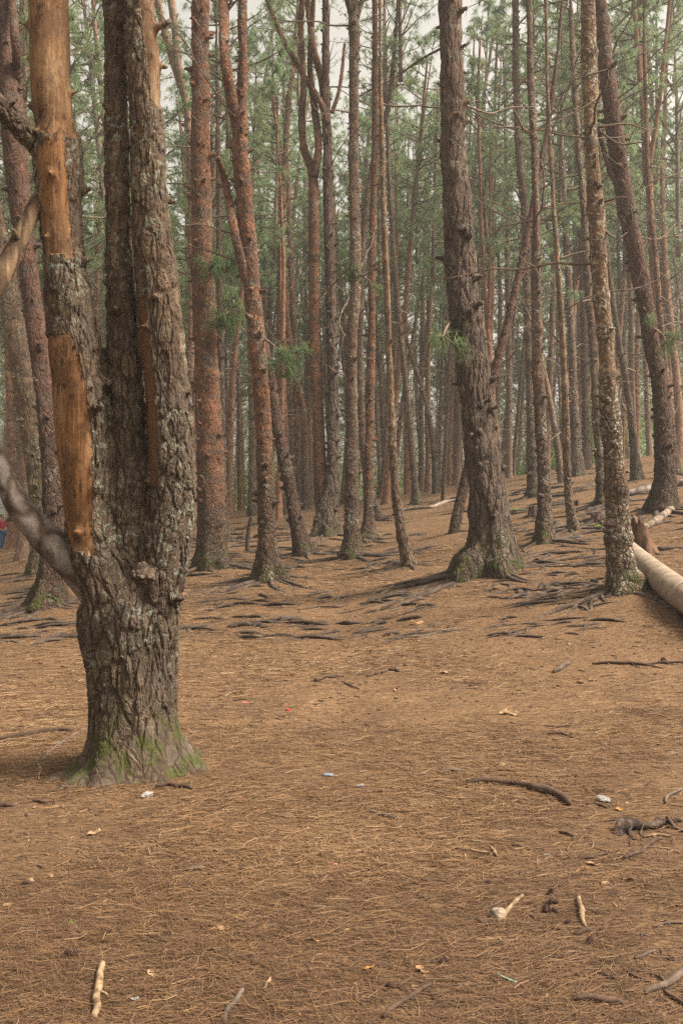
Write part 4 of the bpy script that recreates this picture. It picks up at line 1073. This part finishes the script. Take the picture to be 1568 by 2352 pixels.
# pine cones with real scales
def cone_mesh(name, seed):
    g = np.random.default_rng(seed); m = MB(); H = .075
    tube(m, [(0, 0, -H * .5, .006), (0, 0, -H * .3, .017), (0, 0, 0, .02), (0, 0, H * .3, .013), (0, 0, H * .5, .004)], 10, .01, 0)
    N_ = 70
    for i in range(N_):
        t = i / N_; a = i * 2.39996; z = -H * .46 + H * .95 * t; r = .021 * math.sin(math.pi * (.14 + .8 * t)) ** .7
        d = np.array([math.cos(a), math.sin(a), .35]); s = np.array([-math.sin(a), math.cos(a), 0]); u = np.cross(d, s); p = np.array([math.cos(a) * r * .75, math.sin(a) * r * .75, z])
        w = .0075 * (1 - .4 * t); l = .012 * (1 - .3 * t)
        V = [p - s * w * .5, p + s * w * .5, p + d * l + s * w * .7, p + d * l - s * w * .7, p + d * l * 1.1 - u * .003]
        m.add(V, [np.array([[0, 1, 2, 3]]), np.array([[2, 4, 3], [1, 4, 2], [0, 4, 1], [3, 4, 0]])], 0, g.random())
    return m.mesh(name, M['cone'], False)
CM = [cone_mesh('pine_cone', 3), cone_mesh('pine_cone', 4)]
for i, (px, py, w, lab) in enumerate(((1266, 2064, 22, 'upright pine cone at the top of the little heap of cones'), (1270, 2087, 24, 'middle pine cone of the heap, lying dark on its side'), (1254, 2104, 26, 'open pine cone at the left of the heap, lowest one'), (1275, 2110, 20, 'small dark cone at the right foot of the heap'),
     (165, 2206, 32, 'large dark pine cone lying near the cut pale stick'), (896, 2278, 22, 'pine cone at the bottom beside the brown curved stick'), (59, 2041, 16, 'small dark cone on the floor near the left edge'), (1522, 1522, 18, 'small dark cone above the long thin stick at the right edge'),
     (934, 2219, 18, 'pine cone above the brown curved stick at the bottom'), (1018, 2221, 22, 'flattish brown cone right of the small cone at the bottom'), (1121, 2038, 18, 'brown rounded cone above the grey rock'), (1303, 2130, 14, 'tiny cone between the heap and the yellowish thick stick'), (1355, 2176, 24, 'ragged half-buried cone under the bark-tipped stub'))):
    x, y = hit(px, py + 5); w = w * K * y; s = w / .075
    o = thing('pine_cone', lab, 'pine cone', (x, y, gz(x, y) + .02 * s), 'pine cones on the ground', CM[i % 2])
    o.rotation_euler = (R((15, 85, 70, 80, 80, 60, 75, 80, 70, 85, 60, 80, 75)[i]), R(20 * (i % 3)), i * 1.3); o.scale = (s, s, s)

# rock
def rock(px, py, w, label, seed=1):
    import bmesh
    x, y = hit(px, py); r = w * .5 * K * y
    bm = bmesh.new(); bmesh.ops.create_icosphere(bm, subdivisions=4, radius=1)
    v = np.array([tuple(q.co) for q in bm.verts])
    d = 1 + .28 * fbm(v * 1.2, 3, seed) + .1 * np.round(fbm(v * 2.2, 2, seed + 4) * 3) / 3
    v = v * d[:, None] * r * np.array([1, .9, .8])
    for q, c in zip(bm.verts, v): q.co = c
    me = bpy.data.meshes.new('rock'); bm.to_mesh(me); bm.free(); me.materials.append(M['rock'])
    for p in me.polygons: p.use_smooth = True
    thing('rock', label, 'rock', (x, y, gz(x, y) + r * .25), None, me)
rock(1143, 2120, 40, 'angular grey-brown rock beside the pale bent stick', 2)
rock(707, 1906, 9, 'small dark pebble in the middle of the needle floor', 5)
rock(1305, 1483, 8, 'small dark pebble on the open floor at the right', 6)

def leaf(px, py, w, label, mat='leaf', cat='leaf', name='leaf', seed=1, curl=.35, asp=.55, group='fallen leaves and scraps'):
    """a dry curled leaf or flake with an uneven outline"""
    x, y = hit(px, py + 3); s = w * .5 * K * y; g = np.random.default_rng(seed); n = 18; k = 5
    th = np.linspace(0, 6.283, n, endpoint=False); rad = 1 + .22 * g.normal(size=n) * .6
    V = [(0, 0, 0)]; rings = []
    for j in range(1, k + 1):
        f = j / k
        for a, r in zip(th, rad):
            X = math.cos(a) * f * (1 + (r - 1) * f); Yv = math.sin(a) * f * asp * (1 + (r - 1) * f)
            V.append((X * s, Yv * s, s * (curl * (X * X * .5 + Yv * Yv * 1.5) + .12 * math.sin(X * 5 + seed) * f)))
    m = MB(); tri = np.array([[0, 1 + i, 1 + (i + 1) % n] for i in range(n)]); qd = []
    for j in range(k - 1):
        for i in range(n): qd.append([1 + j * n + i, 1 + (j + 1) * n + i, 1 + (j + 1) * n + (i + 1) % n, 1 + j * n + (i + 1) % n])
    m.add(V, [tri, np.array(qd)], 0)
    o = thing(name, label, cat, (x, y, gz(x, y) + .006), group, m.mesh(name, M[mat]))
    o.rotation_euler = (g.normal() * .25 + .15, g.normal() * .2, g.uniform(-.7, .7))
    so = o.modifiers.new('thickness', 'SOLIDIFY'); so.thickness = .0012
leaf(1160, 1644, 30, 'left one of the two tan curled leaves lying together on the open floor', seed=2, curl=.6)
leaf(1183, 1646, 30, 'right one of the two tan curled leaves lying together on the open floor', seed=3, curl=.6)
leaf(215, 1923, 34, 'tan bark flake below the foot of the front tree', seed=4)
leaf(310, 2301, 22, 'creamy white leaf scrap at the bottom left', 'paper', seed=5)
leaf(347, 2249, 22, 'round tan leaf above the creamy white scrap', seed=6)
leaf(1444, 2034, 34, 'large dull tan leaf with a stalk below the slanting brown stick', seed=7)
leaf(846, 2240, 26, 'orange-tan leaf at the bottom, left of the curved brown stick', 'leaf_orange', seed=8)
leaf(967, 2242, 34, 'brownish curled leaf above the curved brown stick at the bottom', 'chip', seed=9)
leaf(1421, 1861, 18, 'bright orange leaf fragment right of the crumpled paper', 'leaf_orange', seed=10)
leaf(1020, 1545, 24, 'pale flat leaf on the open floor right of the arched stick', seed=11)
leaf(962, 1430, 40, 'tan wood chip lying in front of the thick furrowed pine', 'chip', 'wood chip', 'wood_chip', 12, .1, .5)
leaf(810, 1440, 28, 'dark flat chip of wood on the open floor below the root mat', 'stick_brown', 'wood chip', 'wood_chip', 13, .1, .35)
leaf(1242, 1464, 24, 'pale topped wood chip on the open floor at the right', 'leaf', 'wood chip', 'wood_chip', 14, .2, .5)
leaf(506, 2150, 44, 'brown splinter of wood near the bottom, left of the middle', 'chip', 'wood chip', 'wood_chip', 15, .1, .35)
leaf(724, 2179, 60, 'long flat splinter of wood near the bottom middle', 'chip', 'wood chip', 'wood_chip', 16, .1, .2)
leaf(646, 2212, 24, 'small dark red bark chip below the flat splinter', 'stick_brown', 'wood chip', 'wood_chip', 17, .3, .45)
leaf(1116, 2130, 40, 'dark bark piece at the lower end of the pale bent stick', 'stick_brown', 'wood chip', 'wood_chip', 18, .3, .4)
leaf(164, 2133, 12, 'tiny yellow-green leaf left of the middle of the floor', 'bush', seed=19)
leaf(1254, 1974, 14, 'small white scrap in the needles above the cone heap', 'paper', 'litter', 'paper_scrap', 20)
leaf(1358, 1996, 30, 'pale bark flakes under the thin reddish stick', 'leaf', seed=21, curl=.2)
leaf(150, 1531, 22, 'pale leaf on the floor left of the front tree', seed=22)
leaf(1360, 1568, 16, 'tiny tan leaf on the open floor near the right edge', seed=23)

def crumple(px, py, w, label, mat, name, cat, seed=1, sq=.45):
    import bmesh
    x, y = hit(px, py); r = w * .5 * K * y
    bm = bmesh.new(); bmesh.ops.create_icosphere(bm, subdivisions=4, radius=1)
    v = np.array([tuple(q.co) for q in bm.verts])
    d = 1 + .55 * np.abs(fbm(v * 2.1, 3, seed)) - .35 * np.abs(fbm(v * 4.3, 2, seed + 2))
    v = v * d[:, None] * r * np.array([1, .6, sq])
    for q, c in zip(bm.verts, v): q.co = c
    me = bpy.data.meshes.new(name); bm.to_mesh(me); bm.free(); me.materials.append(M[mat])
    o = thing(name, label, cat, (x, y, gz(x, y) + r * sq * .5), None, me); o.rotation_euler = (0, 0, seed)
crumple(338, 1833, 30, 'crumpled white tissue at the foot of the front tree', 'paper', 'tissue', 'litter', 1)
crumple(1385, 1838, 40, 'crumpled grey-white paper near the right end of the long curved stick', 'paper', 'paper_scrap', 'litter', 2, .3)
crumple(753, 1784, 24, 'pale blue plastic scrap in the middle of the needle floor', 'plastic_blue', 'plastic_scrap', 'litter', 3, .3)
crumple(829, 1808, 18, 'smaller blue plastic scrap right of the pale blue one', 'plastic_blue', 'plastic_scrap', 'litter', 4, .3)
crumple(662, 1632, 13, 'small bright red bottle cap on the open floor', 'plastic_red', 'red_cap', 'litter', 5, .5)
crumple(562, 1613, 14, 'faded pink wrapper scrap left of the red cap', 'plastic_pink', 'wrapper', 'litter', 6, .2)
crumple(770, 1995, 16, 'pink wrapper scrap in the middle of the floor, below the blue plastic', 'plastic_pink', 'wrapper', 'litter', 7, .2)
crumple(552, 1832, 12, 'pinkish scrap right of the front tree foot', 'plastic_pink', 'wrapper', 'litter', 8, .2)
stick('thin mint green string lying in the needles near the bottom', [(1144, 2250, 2), (1152, 2260, 2.5), (1168, 2267, 2.5), (1186, 2272, 2)], 'string', 'string', 1., group=None)['category'] = 'string'

# ------------------------------------------------------------------ needle carpet and chips
def litter():
    g = np.random.default_rng(99); mb = MB()
    for (y0, y1, n, L, w) in ((2.3, 4.2, 90000, .12, .0015), (4.2, 7, 80000, .13, .0021), (7, 12, 46000, .15, .0035), (12, 20, 26000, .18, .006)):
        y = np.sqrt(g.uniform(y0 * y0, y1 * y1, n)); x = g.uniform(-.47, .47, n) * y
        den = .6 * fbm(np.c_[x * 1.1, y * 1.1, y * 0], 3, 41) + .9 * fbm(np.c_[x * .42, y * .42, y * 0 + 3], 3, 43); keep = g.random(n) < np.clip(.55 + den * 1.15 - .12 * (y > 4.5), .04, 1)
        x, y = x[keep], y[keep]; n = len(x)
        flow = 1.1 * fbm(np.c_[x * .9, y * .9, x * 0 + 5], 2, 61)
        a = flow + g.normal(size=n) * .75; l = L * g.uniform(.4, 1.2, n) * .5
        cur = g.normal(size=n) * .3
        dx, dy = np.cos(a), np.sin(a); z = ground(x, y) + .002 + g.exponential(.004, n); tz = g.normal(size=n) * .05 * l * 2
        c = np.stack([x, y, z], 1); d = np.stack([dx, dy, tz / np.maximum(l, .01) * .5], 1); s = np.stack([-dy, dx, g.normal(size=n) * .5], 1)
        mid = c + s * np.array([1, 1, 0]) * (cur * l)[:, None]
        W = (w * g.uniform(.6, 1.2, n) * .5)[:, None]
        p0, p2 = c - d * l[:, None], c + d * l[:, None]
        V = np.stack([p0 - s * W, p0 + s * W, mid + s * W, mid - s * W, p2 + s * W * .6, p2 - s * W * .6], 1).reshape(-1, 3)
        b = np.arange(n)[:, None] * 6
        tint = np.clip(.42 + .25 * g.normal(size=n) + .3 * den[keep] + .2 * np.clip((y - 4.2) / 4, -.5, 1), 0, 1)  # last term tints needles darker toward the camera, a painted-in vignette
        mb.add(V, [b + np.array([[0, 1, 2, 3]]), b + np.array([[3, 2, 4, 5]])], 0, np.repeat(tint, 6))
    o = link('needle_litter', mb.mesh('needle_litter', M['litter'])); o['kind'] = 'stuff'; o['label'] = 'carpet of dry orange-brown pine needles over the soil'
litter()

def chips():
    g = np.random.default_rng(123); mb = MB()
    base = np.array([[-1, -.4, 0], [1, -.3, 0], [.8, .4, 0], [-.7, .45, 0], [-.8, -.2, .2], [.8, -.15, .16], [.6, .25, .22], [-.6, .3, .15]])
    Fq = np.array([[0, 3, 2, 1], [4, 5, 6, 7], [0, 1, 5, 4], [1, 2, 6, 5], [2, 3, 7, 6], [3, 0, 4, 7]])
    n = 20000
    y = np.exp(g.uniform(np.log(2.4), np.log(16), n)); x = g.uniform(-.46, .46, n) * y
    k = g.random(n) < np.clip(.5 + fbm(np.c_[x, y, y * 0], 3, 17) * 1.2, .1, 1); x, y = x[k], y[k]; n = len(x)
    s = .0022 * y ** .55 * np.minimum(np.exp(g.normal(size=n) * .5) * 1.7, 5.); a = g.uniform(0, 6.28, n)
    B = base[None] * (1 + .25 * g.normal(size=(n, 8, 3))) * s[:, None, None]; B[:, :, 1] *= g.uniform(.4, 1, n)[:, None]
    X = B[:, :, 0] * np.cos(a)[:, None] - B[:, :, 1] * np.sin(a)[:, None]; Yv = B[:, :, 0] * np.sin(a)[:, None] + B[:, :, 1] * np.cos(a)[:, None]
    V = np.stack([X + x[:, None], Yv + y[:, None], B[:, :, 2] + ground(x, y)[:, None] + .002], 2).reshape(-1, 3)
    mb.add(V, (np.arange(n)[:, None, None] * 8 + Fq[None]).reshape(-1, 4), 0, np.repeat(np.clip(.28 + .3 * g.normal(size=n), 0, 1), 8))
    o = link('bark_crumbs', mb.mesh('bark_crumbs', M['litter'], False)); o['kind'] = 'stuff'; o['label'] = 'crumbs of bark and soil scattered through the needles'
chips()

# ------------------------------------------------------------------ person at the far left
def person():
    y = 44.; x = slopes(6, 0)[0] * y; z = gz(x, y); s = 1.66 / 1.7
    t = thing('person', 'person in red top and blue jeans walking at the left edge under the curved limb', 'person', (x, y, z)); t.scale = (s, s, s); t.rotation_euler = (0, 0, .9)
    def skin(name, J, E, mat, parent, sub=2):
        me = bpy.data.meshes.new(name); me.from_pydata([j[:3] for j in J], E, [])
        o = link(name, me, parent); sk = o.modifiers.new('skin', 'SKIN')
        for v, j in zip(me.skin_vertices[0].data, J): v.radius = (j[3], j[4] if len(j) > 4 else j[3])
        me.skin_vertices[0].data[0].use_root = True
        ss = o.modifiers.new('sub', 'SUBSURF'); ss.levels = sub; ss.render_levels = sub
        me.materials.append(M[mat])
        dg = bpy.context.evaluated_depsgraph_get(); m2 = bpy.data.meshes.new_from_object(o.evaluated_get(dg)); o.modifiers.clear(); o.data = m2; m2.name = name
        for p in m2.polygons: p.use_smooth = True
        return o
    J = [(0, 0, .95, .13, .1), (0, 0, 1.15, .12, .09), (0, 0, 1.36, .15, .1), (0, .0, 1.47, .055), (0, -.01, 1.56, .085, .095), (0, -.01, 1.65, .08, .09),
         (-.18, 0, 1.39, .055), (-.24, .03, 1.12, .042), (-.24, -.06, .9, .034), (-.24, -.09, .8, .03), (.18, 0, 1.39, .055), (.24, -.03, 1.12, .042), (.23, -.12, .9, .034), (.23, -.15, .8, .03),
         (-.09, 0, .9, .085), (-.1, -.12, .5, .06), (-.1, -.06, .1, .045), (-.1, -.2, .05, .04), (.09, 0, .9, .085), (.1, .1, .5, .06), (.1, .25, .12, .045), (.1, .14, .05, .04)]
    E = [(0, 1), (1, 2), (2, 3), (3, 4), (4, 5), (2, 6), (6, 7), (7, 8), (8, 9), (2, 10), (10, 11), (11, 12), (12, 13), (0, 14), (14, 15), (15, 16), (16, 17), (0, 18), (18, 19), (19, 20), (20, 21)]
    body = skin('body', J, E, 'skin', t)
    g_ = .016
    skin('jacket', [(0, 0, .97, .15, .12), (0, 0, 1.15, .14, .11), (0, 0, 1.36, .165, .115), (0, 0, 1.44, .07), (-.18, 0, 1.385, .07), (-.24, .03, 1.12, .058), (-.24, -.06, .88, .048), (.18, 0, 1.385, .07), (.24, -.03, 1.12, .058), (.23, -.12, .88, .048)],
         [(0, 1), (1, 2), (2, 3), (2, 4), (4, 5), (5, 6), (2, 7), (7, 8), (8, 9)], 'jacket', t)
    skin('jeans', [(0, 0, .96, .145, .115), (-.09, 0, .88, .1), (-.1, -.12, .5, .075), (-.1, -.06, .12, .062), (.09, 0, .88, .1), (.1, .1, .5, .075), (.1, .24, .14, .062)], [(0, 1), (1, 2), (2, 3), (0, 4), (4, 5), (5, 6)], 'jeans', t)
    for sx, yy in ((-.1, -.1), (.1, .2)): skin('shoe', [(sx, yy + .08, .045, .045, .04), (sx, yy - .06, .04, .045, .035), (sx, yy - .14, .035, .035, .03)], [(0, 1), (1, 2)], 'shoe', t, 1)
    skin('hair', [(0, .02, 1.69, .085), (0, .05, 1.6, .085), (0, .07, 1.48, .05)], [(0, 1), (1, 2)], 'hair', t)
person()

# ------------------------------------------------------------------ air, sky, sun, camera
HAZE = .0019
def haze():
    m = MB(); x0, x1, y0, y1, z0, z1 = -150, 150, -64, 270, -40, 45
    m.add([(x0, y0, z0), (x1, y0, z0), (x1, y1, z0), (x0, y1, z0), (x0, y0, z1), (x1, y0, z1), (x1, y1, z1), (x0, y1, z1)],
          np.array([[0, 3, 2, 1], [4, 5, 6, 7], [0, 1, 5, 4], [1, 2, 6, 5], [2, 3, 7, 6], [3, 0, 4, 7]]), 0)
    t = NT('forest mist'); v = t.n('VolumePrincipled', {'Color': (.93, .95, .92, 1), 'Density': HAZE, 'Anisotropy': .45})
    t.t.links.new(v.outputs[0], t.out.inputs['Volume'])
    o = link('haze', m.mesh('haze', t.m, False)); o['kind'] = 'stuff'
haze()

SUN_EL, SUN_AZ = 52, 98       # degrees; azimuth measured from +Y (view direction) towards +X
w = bpy.data.worlds.new('World'); scene.world = w; w.use_nodes = True
nt = w.node_tree; nt.nodes.clear()
out = nt.nodes.new('ShaderNodeOutputWorld'); bg = nt.nodes.new('ShaderNodeBackground')
sky = nt.nodes.new('ShaderNodeTexSky'); sky.sky_type = 'NISHITA'; sky.sun_disc = False
sky.sun_elevation = R(SUN_EL); sky.sun_rotation = R(SUN_AZ); sky.air_density = 1.; sky.dust_density = 5.; sky.ozone_density = 1.
hs = nt.nodes.new('ShaderNodeHueSaturation'); hs.inputs['Saturation'].default_value = .12
mxn = nt.nodes.new('ShaderNodeMix'); mxn.data_type = 'RGBA'; mxn.blend_type = 'MULTIPLY'; mxn.inputs[0].default_value = 1.; mxn.inputs[7].default_value = (1., .915, .79, 1)
nt.links.new(sky.outputs[0], hs.inputs['Color']); nt.links.new(hs.outputs[0], mxn.inputs[6]); nt.links.new(mxn.outputs[2], bg.inputs[0])
bg.inputs[1].default_value = .14
nt.links.new(bg.outputs[0], out.inputs[0])

sd = bpy.data.lights.new('sun', 'SUN'); sd.energy = 4.6; sd.angle = R(17); sd.color = (1., .93, .82)
so = bpy.data.objects.new('sun', sd); COL.objects.link(so)
dirv = Vector((math.sin(R(SUN_AZ)) * math.cos(R(SUN_EL)), math.cos(R(SUN_AZ)) * math.cos(R(SUN_EL)), math.sin(R(SUN_EL))))
so.rotation_euler = dirv.to_track_quat('Z', 'Y').to_euler()

cd = bpy.data.cameras.new('camera'); co = bpy.data.objects.new('camera', cd); COL.objects.link(co)
cd.sensor_fit = 'VERTICAL'; cd.sensor_height = 36; cd.sensor_width = 24; cd.lens = 35; cd.clip_end = 800; cd.clip_start = .05
co.location = (0, 0, EYE); co.rotation_euler = (R(90), 0, 0); scene.camera = co

vs = scene.view_settings; vs.view_transform = 'Standard'; vs.look = 'None'; vs.gamma = 1; vs.exposure = .98; vs.use_curve_mapping = False
scene.render.engine = 'CYCLES'
cy = scene.cycles
cy.max_bounces = 5; cy.diffuse_bounces = 3; cy.transmission_bounces = 3; cy.volume_bounces = 0; cy.transparent_max_bounces = 4
cy.use_denoising = False; cy.sample_clamp_indirect = 3.
cy.use_adaptive_sampling = True; cy.adaptive_threshold = .02
